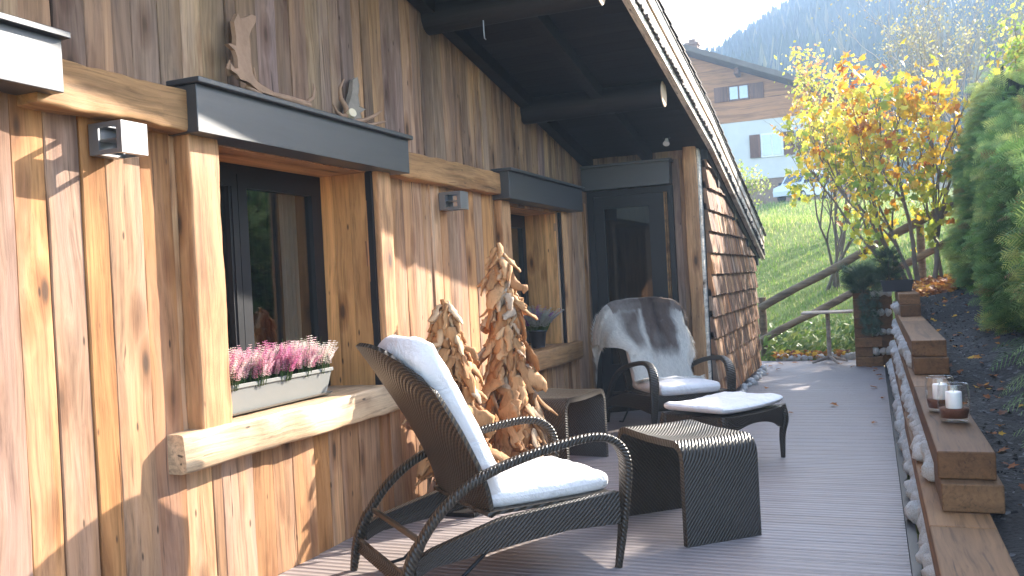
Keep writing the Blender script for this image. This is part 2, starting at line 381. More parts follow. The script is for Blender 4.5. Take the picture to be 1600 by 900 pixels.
M['carglass'] = plain('car glass', (.02, .03, .04), .08, .9)
M['rubber'] = plain('tyre rubber', (.015, .015, .016), .7)
M['red'] = plain('tail lamp', (.35, .02, .02), .3)
M['curtain'] = plain('curtain cloth', (.30, .28, .25), .9, .1)
M['deadleaf'] = attr('fallen leaf', .7, .2, .3)
M['hedgecore'] = plain('hedge dark core', (.022, .03, .014), .95, .05, var=.6, scale=12, bump=1, bscale=20)
M['pinkstem'] = plain('green stem', (.10, .14, .05), .8)

# ------------------------------------------------------------------ big structure
def roofz(y):   # soffit height
    if y < 8.7: return 2.51+(8.7-y)*.19
    return 2.51-(y-8.7)*.259

def sheet(name, x0, x1, y0, y1, nx, ny, fn, mat):
    m = MB(); m.grid(lambda u, v: (x0+(x1-x0)*u, y0+(y1-y0)*v, fn(x0+(x1-x0)*u, y0+(y1-y0)*v)), nx, ny); return struct(m.build(name, mat))
sheet('ground', -60, 80, -60, 13.9, 28, 20, lambda x, y: -.16, M['turf'])
def slope_z(x, y):
    if y < 25: z = .215*(y-13.7)
    else: z = 2.43+.093*(y-25)
    z = min(z, 5.8)
    z += .13*math.sin(x*.55+y*.31)*min(1, max(0, (y-14)/5))
    if x > 2.6 and y < 22: z += .95*min(1, (x-2.6)/1.0)*max(0, 1-(y-13)/9)
    return z-.03
sheet('grass_slope', -30, 34, 13.5, 62, 128, 120, slope_z, M['turf'])
def ridge(x):
    pts = [(-300, 5), (-120, 16), (-70, 40), (-48, 58), (-35, 70), (-15, 82), (10, 98), (60, 120), (300, 150)]
    for (a, b), (c, d) in zip(pts, pts[1:]):
        if x <= c: return b+(d-b)*max(0, (x-a))/(c-a)
    return 150
def mtn_z(x, y):
    t = min(1, max(0, (y-62)/240)); z = 5.0+(ridge(x)-5.0)*(t**1.15)
    return z+3*fbm((x*.03, y*.03, 0))*min(1, t*4)
sheet('mountain', -300, 300, 61, 400, 90, 60, mtn_z, M['forest'])

# deck
m = MB(); y = -2.0
while y < 13.35:
    m.box((0.0, y, -.03), (2.73, y+.146, 0), rc()); y += .151
struct(m.build('deck', M['deck']))
m = MB(); m.box((-.1, -2, -.14), (2.72, 13.4, -.04)); m.box((2.733, -2, -.14), (2.775, 12.5, .012))
struct(m.build('deck_edge', M['black']))

# ------------------------------------------------------------------ chalet
chalet = thing('chalet', 'wooden chalet with weathered vertical plank wall, dark lintels and overhanging roof beside the deck', 'chalet')
W1 = (3.11, 4.43, .72, 1.975); W2 = (6.47, 7.73, .74, 1.92)
def plank_row(m, y0, y1, z0, ztop, holes, wmin, wmax, proud=.012):
    y = y0; brk = sorted([h for H in holes for h in H[:2]])
    while y < y1-.01:
        wd = rng.uniform(wmin, wmax); e = min(y+wd, y1)
        for b in brk:
            if y < b-.001 < e+.04: e = b; break
        zt = ztop(y) if callable(ztop) else ztop; zt2 = ztop(e) if callable(ztop) else ztop
        top = (zt, zt2)
        mid = (y+e)/2; segs = [(z0, top)]
        for H in holes:
            if H[0] < mid < H[1]:
                segs = [(z0, (H[2], H[2]))] + ([(H[3], top)] if H[3] < min(top)-.02 else [])
        x = rng.uniform(0, proud); tl = rng.uniform(-.004, .004)
        for a, (t0, t1) in segs:
            c = rc(); g = .0008
            xa, xb = x+tl-.002, x-tl-.002
            nn = 14; ph = rng.uniform(0, 50)
            rings = []
            for k in range(nn+1):
                q = k/nn; w0 = fbm((ph, q*3.1*(t0-a), 1), 1.3, 2)*.004; w1 = fbm((ph, q*3.1*(t0-a), 7), 1.3, 2)*.004
                za, zb = a+(t0-a)*q, a+(t1-a)*q
                yl, yr = y+g+w0, e-g+w1
                rings.append([(-.022, yl, za), (xa-.003, yl, za), (xa, yl+.004, za), ((xa+xb)/2+.0015*math.sin(q*9+ph), mid, (za+zb)/2), (xb, yr-.004, zb), (xb-.003, yr, zb), (-.022, yr, zb)])
            m.loft(rings, closed=False, c=c, smooth=False)
            m.add([rings[0][i] for i in range(7)], [tuple(range(7))], c=c); m.add([rings[-1][i] for i in range(7)], [tuple(range(6, -1, -1))], c=c)
        y = e
m = MB(); plank_row(m, -1.2, 8.70, .0, 2.07, [W1, W2], .10, .20, .009); m.build('lower_plank_wall', M['wall'], chalet)
m = MB(); plank_row(m, -1.2, 8.70, 2.075, lambda y: roofz(y)+.02, [], .075, .17, .014); m.build('upper_plank_wall', M['wall_up'], chalet)
# backing slabs with holes, added to stop light leaks around the windows
m = MB()
def strip(y0, y1, z0, z1): m.box((-.30, y0, z0), (-.024, y1, z1))
strip(-1.2, W1[0]-.03, 0, 2.3); strip(W1[1]+.03, W2[0]-.03, 0, 2.3); strip(W2[1]+.03, 8.68, 0, 2.3)
for Wn in (W1, W2): strip(Wn[0]-.03, Wn[1]+.03, 0, Wn[2]-.03); strip(Wn[0]-.03, Wn[1]+.03, Wn[3]+.03, 2.3)
for k in range(20):
    ya = -1.2+k*.494; m.box((-.30, ya, 2.3), (-.024, ya+.494, roofz(ya+.494)))
m.build('light_stop_backing', M['interior'], chalet)
# interior shell
m = MB(); m.box((-4.2, -1.2, -.1), (-4.1, 8.7, 2.6)); m.box((-4.1, -1.2, -.05), (-.3, 8.7, 0)); m.box((-4.1, -1.2, 2.45), (-.3, 8.7, 2.5))
m.box((-4.1, -1.3, 0), (-.3, -1.2, 2.6)); m.box((-4.1, 5.35, 0), (-.32, 5.45, 2.45))
m.build('interior_wall', M['interior'], chalet)

def hewn(m, p0, p1, w, h, rough=.008, n=26, c=None, side=(0, 0, 1), rr=.18, seed=0, taper=None):
    p0 = Vector(p0); p1 = Vector(p1); c = c or rc(); K = 20
    pts = [p0.lerp(p1, i/n) for i in range(n+1)]; L = (p1-p0).length
    def sec(i):
        out = []
        for k in range(K):
            a = 2*math.pi*k/K+.02; cx, cy = math.cos(a), math.sin(a); e = .16
            x = math.copysign(abs(cx)**e, cx)*w/2; y = math.copysign(abs(cy)**e, cy)*h/2
            d = fbm((i/n*L*1.6+seed, x*7+seed, y*7), 1.6, 3)*rough + fbm((i/n*L*5+seed, x*20, y*20+seed), 2, 2)*rough*.5
            rr_ = math.hypot(x, y); q = 1+d/rr_
            if i in (0, n): q *= .965
            out.append((x*q, y*q))
        return out
    m.tube(pts, 0, sec=sec, side=side, c=c)

# window bays
def window_bay(Wn, two, label):
    y0, y1, z0, z1 = Wn; d = -.30
    r = MB()
    # right reveal made of boards
    for a, b in ((-.335, -.22), (-.218, -.11), (-.108, -.003)): r.box((a, y1+.0, z0), (b, y1+.025, z1), rc())
    r.build('reveal', M['reveal'], chalet); r = MB()
    for a, b in ((-.335, -.22), (-.218, -.003)): r.box((a, y0-.025, z0), (b, y0, z1), rc())
    r.build('reveal', M['reveal'], chalet)
    r = MB(); r.box((-.335, y0-.025, z1), (-.13, y1+.025, z1+.02), rc()); r.box((-.128, y0-.025, z1+.001), (.0, y1+.025, z1+.02), rc())
    r.build('reveal_head', M['reveal_h'], chalet)
    fr = MB(); x0, x1 = d-.05, d; t = .05
    fr.box((x0, y0, z0+.01), (x1, y0+t, z1)); fr.box((x0, y1-t, z0+.01), (x1, y1, z1))
    fr.box((x0, y0+t, z1-t), (x1, y1-t, z1)); fr.box((x0, y0+t, z0+.01), (x1, y1-t, z0+.07))
    F = fr.build('window', M['black'], chalet)
    cas = [(y0+t+.002, 3.668), (3.672, y1-t-.002)] if two else [(y0+t+.002, y1-t-.002)]
    for a, b in cas:
        s = MB(); x0, x1 = d-.035, d+.018; q = .068
        s.box((x0, a, z0+.072), (x1, a+q, z1-t-.002)); s.box((x0, b-q, z0+.072), (x1, b, z1-t-.002))
        s.box((x0, a+q, z1-t-q), (x1, b-q, z1-t-.002)); s.box((x0, a+q, z0+.072), (x1, b-q, z0+.14))
        s.box((x1, b-q*.75, z0+.14), (x1+.006, b-q*.55, z1-t-q)) if two and b < 3.7 else None
        s.build('sash', M['black'], F)
        g = MB(); g.box((d-.012, a+q-.005, z0+.135), (d-.006, b-q+.005, z1-t-q+.005)); g.build('pane', M['pane'], F)
        cu = MB()
        ya, yb = (b-q-.12, b-q+.02)
        cu.grid(lambda u, v: (d-.12+.02*math.sin(u*22), ya+(yb-ya)*u, z0+.1+(z1-z0-.15)*v), 24, 2)
        cu.build('curtain', M['curtain'], F)
window_bay(W1, True, ''); window_bay(W2, False, '')
# vertical posts beside the windows
def post(y0, y1, z0, z1, d, seed):
    m = MB(); hewn(m, (d/2-.004, (y0+y1)/2, z0), (d/2-.004, (y0+y1)/2, z1), y1-y0, d, .007, 30, side=(0, 1, 0), seed=seed); return m.build('window_post', M['post'], chalet)
post(2.925, 3.105, .765, 1.985, .085, 1); post(4.455, 4.60, .765, 1.985, .075, 2)
post(6.30, 6.47, .76, 1.94, .07, 3); post(7.80, 7.93, .74, 1.94, .05, 5)
m = MB(); m.box((-.02, 4.431, .765), (.035, 4.452, 1.98)); m.build('gap_strip', M['black'], chalet); m = MB(); m.box((-.02, 7.757, .74), (.03, 7.80, 1.93)); m.build('gap_strip', M['black'], chalet)  # black strips along the gap between reveal and post
# sills
def sill(y0, y1, z0, z1, d, seed):
    m = MB(); hewn(m, (d/2-.17, y0, (z0+z1)/2), (d/2-.17, y1, (z0+z1)/2-.005), z1-z0, .34+d, .013, 46, side=(0, 0, 1), seed=seed); return m
s = sill(2.80, 4.66, .615, .775, .10, 11).build('window_sill', M['sill'], chalet)
s = sill(6.28, 8.12, .575, .742, .09, 15).build('window_sill', M['beam'], chalet)
# beams between lintels
def beam(y0, y1, z0, z1, d, seed):
    m = MB(); hewn(m, (d/2-.01, y0, (z0+z1)/2), (d/2-.01, y1, (z0+z1)/2), z1-z0, d, .012, 30, side=(0, 0, 1), seed=seed); m.build('tie_beam', M['beam'], chalet)
beam(2.20, 2.93, 1.985, 2.155, .11, 21); beam(4.66, 6.33, 1.975, 2.14, .09, 22)
# lintels
def lintel(y0, y1, z0, z1, d, capo=.028):
    m = MB(); m.box((-.01, y0, z0), (d, y1, z1)); L = m.build('lintel', M['paint'], chalet)
    bv = L.modifiers.new('b', 'BEVEL'); bv.width = .003; bv.segments = 2
    c = MB(); c.box((-.01, y0-.015, z1+.001), (d+capo, y1+.015, z1+.024)); C = c.build('lintel_cap', M['paint'], L)
    bv = C.modifiers.new('b', 'BEVEL'); bv.width = .003
lintel(-.6, 2.26, 2.02, 2.20, .15); lintel(2.905, 4.69, 1.98, 2.175, .15); lintel(6.26, 8.10, 1.945, 2.15, .15)

# door wall at y = 8.7
DY = 8.70
m = MB()
def dplank(x0, x1, z0, z1): m.box((x0+.002, DY+rng.uniform(-.012, 0), z0), (x1-.002, DY+.04, z1), rc())
x = 0.02
while x < 1.03:
    wd = rng.uniform(.08, .13); dplank(x, min(x+wd, 1.04), 2.43, 2.62); x += wd
dplank(.885, .955, 0, 2.43); dplank(.955, 1.035, 0, 2.43)
m.box((-.1, DY+.041, 0), (.05, DY+.2, 2.7)); m.box((.83, DY+.041, 0), (1.14, DY+.2, 2.6)); m.box((.05, DY+.041, 2.2), (.83, DY+.2, 2.6))
m.build('door_wall_planks', M['wall_up'], chalet)
m = MB(); hewn(m, (1.075, DY-.02, 0), (1.07, DY-.02, 2.57), .13, .12, .01, 40, side=(1, 0, 0), seed=33); m.build('corner_post', M['post'], chalet)
m = MB(); m.box((1.137, DY-.05, .02), (1.155, DY+.06, 2.50)); m.build('lit_post_side', M['rake'], chalet)  # sunlit side of the corner post, put in as a pale strip
m = MB(); m.box((.02, DY-.03, 0), (.085, DY+.06, 2.18)); m.box((.835, DY-.03, 0), (.882, DY+.06, 2.18)); m.box((.085, DY-.03, 2.12), (.835, DY+.06, 2.18))
m.build('door_frame', M['black'], chalet)
m = MB(); m.box((.795, DY-.034, 0), (.806, DY+.0, 2.12)); m.build('door_trim', M['beam'], chalet); m = MB(); m.box((.817, DY-.034, 0), (.823, DY+.0, 2.12)); m.build('door_trim', M['beam'], chalet)
m = MB(); dx0, dx1 = .087, .79
m.box((dx0, DY-.02, .01), (dx0+.10, DY+.03, 2.118)); m.box((dx1-.15, DY-.02, .01), (dx1, DY+.03, 2.118))
m.box((dx0+.10, DY-.02, 2.0), (dx1-.15, DY+.03, 2.118)); m.box((dx0+.10, DY-.02, .01), (dx1-.15, DY+.03, .45))
door = m.build('door', M['black'], chalet)
m = MB(); m.box((dx0+.095, DY+.0, .445), (dx1-.145, DY+.006, 2.005)); m.build('door_pane', M['doorpane'], door)
m = MB(); m.tube([(.715, DY-.02, 1.05), (.715, DY-.065, 1.05), (.70, DY-.075, 1.05), (.60, DY-.075, 1.05)], .009, 8); m.box((.70, DY-.026, .95), (.73, DY-.02, 1.10))
m.build('door_handle', M['steel'], door)
m = MB(); m.box((-.5, 10.2, 0), (1.1, 10.25, 2.5)); m.box((-.5, 8.9, -.02), (1.1, 10.2, .0)); m.build('hall_wall', M['interior'], chalet)
m = MB(); m.box((-.02, DY-.15, 2.185), (.885, DY-.014, 2.40)); L = m.build('lintel', M['paint'], chalet)
m = MB(); m.box((-.03, DY-.18, 2.401), (.905, DY-.012, 2.425)); m.build('lintel_cap', M['paint'], L)

# shingled side wall
m = MB(); SX = 1.165
cz = 0.05
k = 0
while cz < 2.45:
    y = 8.78+rng.uniform(-.05, 0)
    while y < 12.32:
        wd = rng.uniform(.06, .12); e = min(y+wd, 12.34); top = min(cz+.27, roofz(e)-.02)
        ys = max(y, 8.76)
        if top > cz+.03 and e > ys+.01:
            zb = cz+rng.uniform(-.005, .005); o = rng.uniform(0, .008); c = rc()
            m.add([(SX+.056+o, ys+.002, zb), (SX+.056+o, e-.002, zb+rng.uniform(-.002, .002)), (SX+.022, e-.002, top), (SX+.022, ys+.002, top),
                   (SX, ys+.002, zb), (SX, e-.002, zb), (SX, e-.002, top), (SX, ys+.002, top)],
                  [(0,1,2,3),(4,7,6,5),(0,4,5,1),(1,5,6,2),(2,6,7,3),(3,7,4,0)], c=c)
        y = e
    cz += .208; k += 1
m.build('shingle_cladding', M['shingle'], chalet)
m = MB()
for i in range(14):
    a = 8.76+i*.255; m.box((1.04, a, 0), (1.163, a+.255, roofz(a+.255)-.01))
m.box((-4, 12.2, 0), (1.16, 12.32, 1.55)); m.build('side_wall_core', M['black'], chalet)

# roof
XE = 1.235
def along(m, x0, x1, dz0, dz1, ya=-3.0, yb=12.72, c=None, brk=(8.7,)):
    ys = [ya, *brk, yb]
    for a, b in zip(ys, ys[1:]):
        za, zb = roofz(a), roofz(b)
        m.add([(x0,a,za+dz0),(x1,a,za+dz0),(x1,b,zb+dz0),(x0,b,zb+dz0),(x0,a,za+dz1),(x1,a,za+dz1),(x1,b,zb+dz1),(x0,b,zb+dz1)],
              [(0,3,2,1),(4,5,6,7),(0,1,5,4),(1,2,6,5),(2,3,7,6),(3,0,4,7)], c=c or rc())
m = MB()
y = -3.0
while y < 12.7:
    e = min(y+.14, 12.7); 
    m.add([(-.3,y+.002,roofz(y)),(XE,y+.002,roofz(y)),(XE,e-.002,roofz(e)),(-.3,e-.002,roofz(e)),(-.3,y+.002,roofz(y)+.022),(XE,y+.002,roofz(y)+.022),(XE,e-.002,roofz(e)+.022),(-.3,e-.002,roofz(e)+.022)],
          [(0,3,2,1),(4,5,6,7),(0,1,5,4),(1,2,6,5),(2,3,7,6),(3,0,4,7)], c=rc()); y = e
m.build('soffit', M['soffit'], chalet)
m = MB(); along(m, -4.6, XE-.002, .023, .30); m.build('roof_deck', M['black'], chalet)
for xa in (.018, .62):
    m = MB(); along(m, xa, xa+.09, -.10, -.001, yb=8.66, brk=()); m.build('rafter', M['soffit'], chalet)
m = MB(); along(m, XE, XE+.05, -.012, .045); m.build('rake_board', M['rake'], chalet)
m = MB(); y = -3.0
while y < 12.7:
    wd = rng.uniform(.05, .10); z = roofz(y+wd/2); q = rng.uniform(0, .02); m.box((XE-.0, y+.004, z+.047), (XE+.062+q, y+wd, z+.068+q*.3), rc()); y += wd
m.build('tile_edge', M['rooftile'], chalet)
m = MB(); along(m, XE+.001, XE+.052, .076, .185); m.build('rake_board', M['rake'], chalet)
m = MB(); along(m, XE+.001, XE+.045, .187, .216); m.build('rake_moulding', M['tan'], chalet)
m = MB(); along(m, XE+.001, XE+.058, .218, .315); m.build('rake_board', M['rake'], chalet)
m = MB(); along(m, XE-.1, XE+.066, .317, .333); m.build('drip_edge', M['black'], chalet)
m = MB()
y = -3.0
while y < 12.75:
    x = -4.6
    z = roofz(y)+.336
    while x < XE+.075:
        wd = rng.uniform(.5, .9) if x < .5 else rng.uniform(.1, .16); xe = min(x+wd, XE+.08)
        m.add([(x+.003,y,z+.002),(xe-.003,y,z+.002),(xe-.003,y+.30,roofz(y+.3)+.36),(x+.003,y+.30,roofz(y+.3)+.36),
               (x+.003,y,z+.014),(xe-.003,y,z+.014),(xe-.003,y+.30,roofz(y+.3)+.375),(x+.003,y+.30,roofz(y+.3)+.375)],
              [(0,3,2,1),(4,5,6,7),(0,1,5,4),(1,2,6,5),(2,3,7,6),(3,0,4,7)], c=rc()); x = xe
    y += .24
m.build('roof_shingles', M['rooftile'], chalet)
# purlins
def purlin(y, z, r, x1):
    m = MB(); m.tube([(-.2, y, z), (0, y, z), (x1*.5, y, z+.004), (x1, y, z)], [r, r, r*.985, r*.97], 28, c=rc()); L = m.build('log_purlin', M['soffit'], chalet)
    m = MB(); m.tube([(x1, y, z), (x1+.006, y, z)], r*.93, 24); m.build('log_end', M['cut'], L)
purlin(7.05, 2.735, .108, 1.18); purlin(5.33, 3.075, .108, 1.18); purlin(3.5, 3.42, .108, 1.18)
for yy in (9.35, 10.45, 11.55, 12.45):
    m = MB(); m.box((1.0, yy-.05, roofz(yy)-.16), (XE-.006, yy+.05, roofz(yy)-.012)); m.build('purlin_block', M['black'], chalet)
m = MB(); m.box((1.175, 8.72, roofz(8.72)-.02), (1.20, 8.725, roofz(8.72)-.01)); along(m, 1.16, 1.225, -.09, -.004, ya=8.76, yb=12.5, brk=()); m.build('eave_batten', M['black'], chalet)

# ------------------------------------------------------------------ lamps
def wall_lamp(y, z, label, rot=0):
    t = thing('wall_lamp', label, 'lamp', (0.012, y, z), 0, 'anthracite cube wall lamps')
    a, h, d, e = .0625, .058, .155, .008
    m = MB(); m.box((0, -a, -h), (.012, a, h)); m.build('back_plate', M['lamp'], t)
    m = MB()
    m.box((d-e, -a, -h), (d, a, h))                       # front
    for s in (-1, 1):                                     # side walls with square windows
        y0, y1 = (s*a-e, s*a) if s > 0 else (s*a, s*a+e)
        m.box((.0125, y0, -h), (.045, y1, h)); m.box((d-e-.016, y0, -h), (d-e-.0005, y1, h))
        m.box((.0455, y0, h-.018), (d-e-.0165, y1, h)); m.box((.0455, y0, -h), (d-e-.0165, y1, -h+.016))
    for s in (-1, 1):
        z0, z1 = (h-e, h) if s > 0 else (-h, -h+e)
        m.box((.0125, -a+e+.0005, z0), (.045, a-e-.0005, z1)); m.box((d-e-.016, -a+e+.0005, z0), (d-e-.0005, a-e-.0005, z1))
    o = m.build('housing', M['lamp'], t)
    m = MB(); m.box((.013, -a+.02, -.002), (d-e-.02, a-.02, .002)); m.build('reflector', M['lamp'], t)
wall_lamp(2.545, 1.905, 'square dark wall lamp catching the sun, left of the large window')
wall_lamp(5.40, 1.87, 'small dark wall lamp in shade between the two windows')
t = thing('spotlight', 'small white spotlight fixed under the dark soffit above the door', 'spotlight', (.93, 8.3, roofz(8.3)))
m = MB(); m.lathe([(.035, -.012), (.035, -.0), ], (0, 0, 0), 16); m.build('mount', M['black'], t)
m = MB(); m.tube([(0, 0, -.012), (0, -.01, -.04), (.0, -.03, -.065)], [.012, .02, .032], 12); m.build('head', M['white_paint'], t)
t = thing('ceiling_hook', 'thin metal hook hanging from the upper log', 'hook', (.42, 5.28, 2.97))
m = MB(); m.tube([(0, 0, .02), (0, 0, -.05), (.003, -.002, -.10), (.012, 0, -.108)], .004, 6); m.build('rod', M['steel'], t)

# ------------------------------------------------------------------ antlers
def plate(m, pts, x, th, c=(.5, .5, .5)):
    n = len(pts); ctr = Vector((0, sum(p[0] for p in pts)/n, sum(p[1] for p in pts)/n))
    import mathutils
    tri = mathutils.geometry.tessellate_polygon([[Vector((p[0], p[1], 0)) for p in pts]])
    A = [(x-th*.5+.02*math.sin(p[1]*9), p[0], p[1]) for p in pts]; B = [(a[0]+th, a[1], a[2]) for a in A]
    Cc = [(a[0]+th*.5, a[1], a[2]) for a in A]
    # inner rings shrunk for rounded rim
    def shr(P, k): return P
    m.add(A+B, [tuple(t) for t in tri]+[(a+n, c_+n, b+n) for a, b, c_ in tri]+[(i, (i+1) % n, (i+1) % n+n, i+n) for i in range(n)])
ZT = 2.2
a1 = [(3.262,2.523),(3.299,2.572),(3.314,2.551),(3.356,2.569),(3.398,2.591),(3.43,2.592),(3.419,2.559),(3.381,2.519),(3.354,2.48),(3.343,2.418),(3.327,2.356),(3.329,2.312),(3.349,2.279),(3.388,2.265),(3.471,2.25),(3.482,2.229),(3.374,2.232),(3.346,2.242),(3.307,2.257),(3.285,2.260),(3.241,2.262),(3.225,2.277),(3.183,2.29),(3.185,2.32),(3.211,2.302),(3.233,2.307),(3.238,2.359),(3.229,2.388),(3.19,2.407),(3.209,2.412),(3.241,2.41),(3.257,2.457)]
m = MB(); plate(m, a1, .075, .022)
m.tube([(.08,3.44,2.242),(.10,3.60,2.236),(.115,3.74,2.226)], [.012,.017,.02], 10)
m.tube([(.08,3.38,2.25),(.10,3.35,2.29),(.11,3.335,2.33)], [.012,.009,.003], 8)
m.tube([(.105,3.72,2.23),(.12,3.775,2.27),(.12,3.79,2.32),(.118,3.785,2.345)], [.012,.01,.007,.002], 8)
m.tube([(.07,3.21,2.28),(.09,3.18,2.30),(.10,3.185,2.335)], [.012,.009,.003], 8)
m.tube([(.07,3.32,2.25),(.12,3.36,2.215),(.13,3.39,2.208)], [.01,.008,.003], 8)
t = m.build('antler', M['antler']); bv = t.modifiers.new('b', 'BEVEL'); bv.width = .007; bv.segments = 2; bv.limit_method = 'ANGLE'
tag(t, 'tall brown palmate deer antler standing upright on the large dark lintel', 'antler', 'deer antlers on the lintel')
a2 = [(4.137,2.257),(4.166,2.306),(4.223,2.386),(4.264,2.456),(4.317,2.484),(4.316,2.439),(4.281,2.378),(4.28,2.316),(4.343,2.31),(4.28,2.28),(4.293,2.246),(4.224,2.215),(4.16,2.215)]
t = thing('antler', 'small grey antler with pale round burr lying on the large dark lintel', 'antler', (0, 0, 0), 0, 'deer antlers on the lintel')
m = MB(); plate(m, a2, .05, .02); P = m.build('palm', M['antler_grey'], t); bv = P.modifiers.new('b', 'BEVEL'); bv.width = .006; bv.segments = 2; bv.limit_method = 'ANGLE'
m = MB()
m.tube([(.10,4.12,2.245),(.10,4.107,2.277),(.10,4.06,2.32),(.11,4.042,2.37),(.12,4.072,2.42)], [.018,.015,.012,.009,.003], 8)
m.tube([(.10,4.12,2.235),(.10,4.06,2.225),(.11,4.0,2.238),(.12,3.948,2.27)], [.018,.013,.009,.003], 8)
m.tube([(.06,4.2,2.22),(.09,4.30,2.24),(.12,4.37,2.274),(.13,4.441,2.313)], [.016,.013,.009,.003], 8)
m.tube([(.06,4.22,2.22),(.10,4.32,2.215),(.12,4.40,2.235),(.13,4.47,2.256)], [.016,.012,.009,.003], 8)
m.build('tine', M['antler'], t)
m = MB(); m.tube([(.10,4.13,2.24),(.135,4.115,2.25)], [.028,.024], 14); m.build('burr', M['bone'], t)

# ------------------------------------------------------------------ heather and pots
def heather(name_label, loc, n, spread, h, cols, seed, group='heather plants', rx=1.0, lean=.35, label_parent=None):
    r = random.Random(seed); m = MB()
    for i in range(n):
        a = r.uniform(0, 2*math.pi); q = math.sqrt(r.random()); bx, by = math.cos(a)*q*spread*.5*rx, math.sin(a)*q*spread*.5
        L = h*r.uniform(.55, 1.05); ox, oy = math.cos(a)*q*lean*L+r.uniform(-.02, .02), math.sin(a)*q*lean*L+r.uniform(-.02, .02)
        p0 = Vector((bx, by, 0)); p2 = Vector((bx+ox, by+oy, L*(1-.25*q))); p1 = p0.lerp(p2, .5)+Vector((-ox*.2, -oy*.2, .01))
        cb = cols[r.randrange(len(cols))]; g = (.07, .12, .04) if r.random() < .7 else (.16, .18, .08)
        m.tube([p0, p1], .0022, 4, c=g)
        if r.random() < .12: m.tube([p1, p2], [.002, .001], 4, c=g); continue
        K = 10
        for k in range(K):
            t_ = .35+.65*k/K; c0 = p0.lerp(p1, t_*2) if t_ < .5 else p1.lerp(p2, t_*2-1)
            s_ = .0105*(1-.55*t_)*(h/.16)
            for j in range(5):
                an = j*1.256+k*.9; dv = Vector((math.cos(an), math.sin(an), .35)).normalized(); sd_ = dv.cross(Vector((0, 0, 1))).normalized()
                f = r.uniform(.8, 1.15); cc = tuple(min(1, x*f) for x in cb)
                b = c0+Vector((r.uniform(-1, 1), r.uniform(-1, 1), 0))*.001
                m.add([b, b+dv*s_+sd_*s_*.45, b+dv*s_*1.6+Vector((0, 0, s_*.3)), b+dv*s_-sd_*s_*.45], [(0, 1, 2, 3)], c=cc)
    o = m.build('heather_plant', M['petal']); o.location = loc; return tag(o, name_label, 'heather', group)
# flower box on the big sill
t = thing('flower_box', 'long pale grey flower box on the window sill', 'planter', (-.075, 3.58, .783))
m = MB()
L2, w0, w1, hh = .42, .052, .072, .135
def ring(z, L, wd, ins=0): return [(-wd+ins, -L+ins, z), (wd-ins, -L+ins, z), (wd-ins, L-ins, z), (-wd+ins, L-ins, z)]
m.loft([ring(.008, L2-.025, w0), ring(hh-.018, L2-.002, w1-.002), ring(hh-.018, L2+.006, w1+.006), ring(hh, L2+.006, w1+.006), ring(hh, L2-.004, w1-.004), ring(.11, L2-.006, w1-.006)], smooth=False, cap=False)
m.add(ring(.008, L2-.025, w0), [(0, 3, 2, 1)])
b = m.build('box', M['planter'], t); bv = b.modifiers.new('b', 'BEVEL'); bv.width = .002
m = MB(); m.loft([ring(0, L2-.01, w0+.012), ring(.010, L2-.0, w0+.02), ring(.010, L2-.006, w0+.014), ring(.0035, L2-.012, w0+.01)], smooth=False); m.build('saucer', M['planter'], t)
m = MB(); m.add(ring(.11, L2-.007, w1-.007), [(0, 1, 2, 3)]); m.build('potting_soil', M['soil'], t)
PK = [(.74, .38, .48), (.78, .50, .56), (.62, .22, .38), (.80, .66, .66), (.72, .42, .50), (.76, .60, .58)]; WH = [(.82, .76, .70), (.80, .70, .66), (.85, .60, .62), (.74, .70, .58)]
z0 = .783+.11
for i, (yy, cs, lb) in enumerate([(3.24, PK+WH[:1], 'pink heather at the left end of the grey flower box'), (3.42, PK+[(.65,.6,.5)], 'rosy heather second from the left in the flower box'),
        (3.60, [PK[0], PK[2], PK[4], (.62,.18,.38)], 'deep magenta heather in the middle of the flower box'), (3.76, PK[:2]+WH, 'pink and cream heather next to the white one in the flower box'), (3.92, WH+WH+[PK[3]], 'whitish heather at the right end of the grey flower box')]):
    heather(lb, (-.075, yy, z0), 170, .17, .205, cs, 100+i, 'heather plants in the flower box')
# small pot on second sill
t = thing('flower_pot', 'small dark round pot on the far window sill', 'pot', (-.02, 7.16, .752))
m = MB(); m.lathe([(.055, 0), (.075, .13), (.082, .13), (.082, .15), (.072, .15), (.07, .13)], n=24, cap=False); m.add([(.055*math.cos(k*.2618), .055*math.sin(k*.2618), 0.001) for k in range(24)], [tuple(range(23, -1, -1))]); m.build('pot', M['darkplastic'], t)
m = MB(); m.add([(.071*math.cos(k*.2618), .071*math.sin(k*.2618), .132) for k in range(24)], [tuple(range(24))]); m.build('potting_soil', M['soil'], t)
heather('silvery heather with purple blooms in the small dark pot', (-.02, 7.16, .884), 220, .16, .24, [(.42, .44, .40), (.5, .5, .46), (.38, .42, .36), (.30, .08, .35)], 130, None, lean=.75)

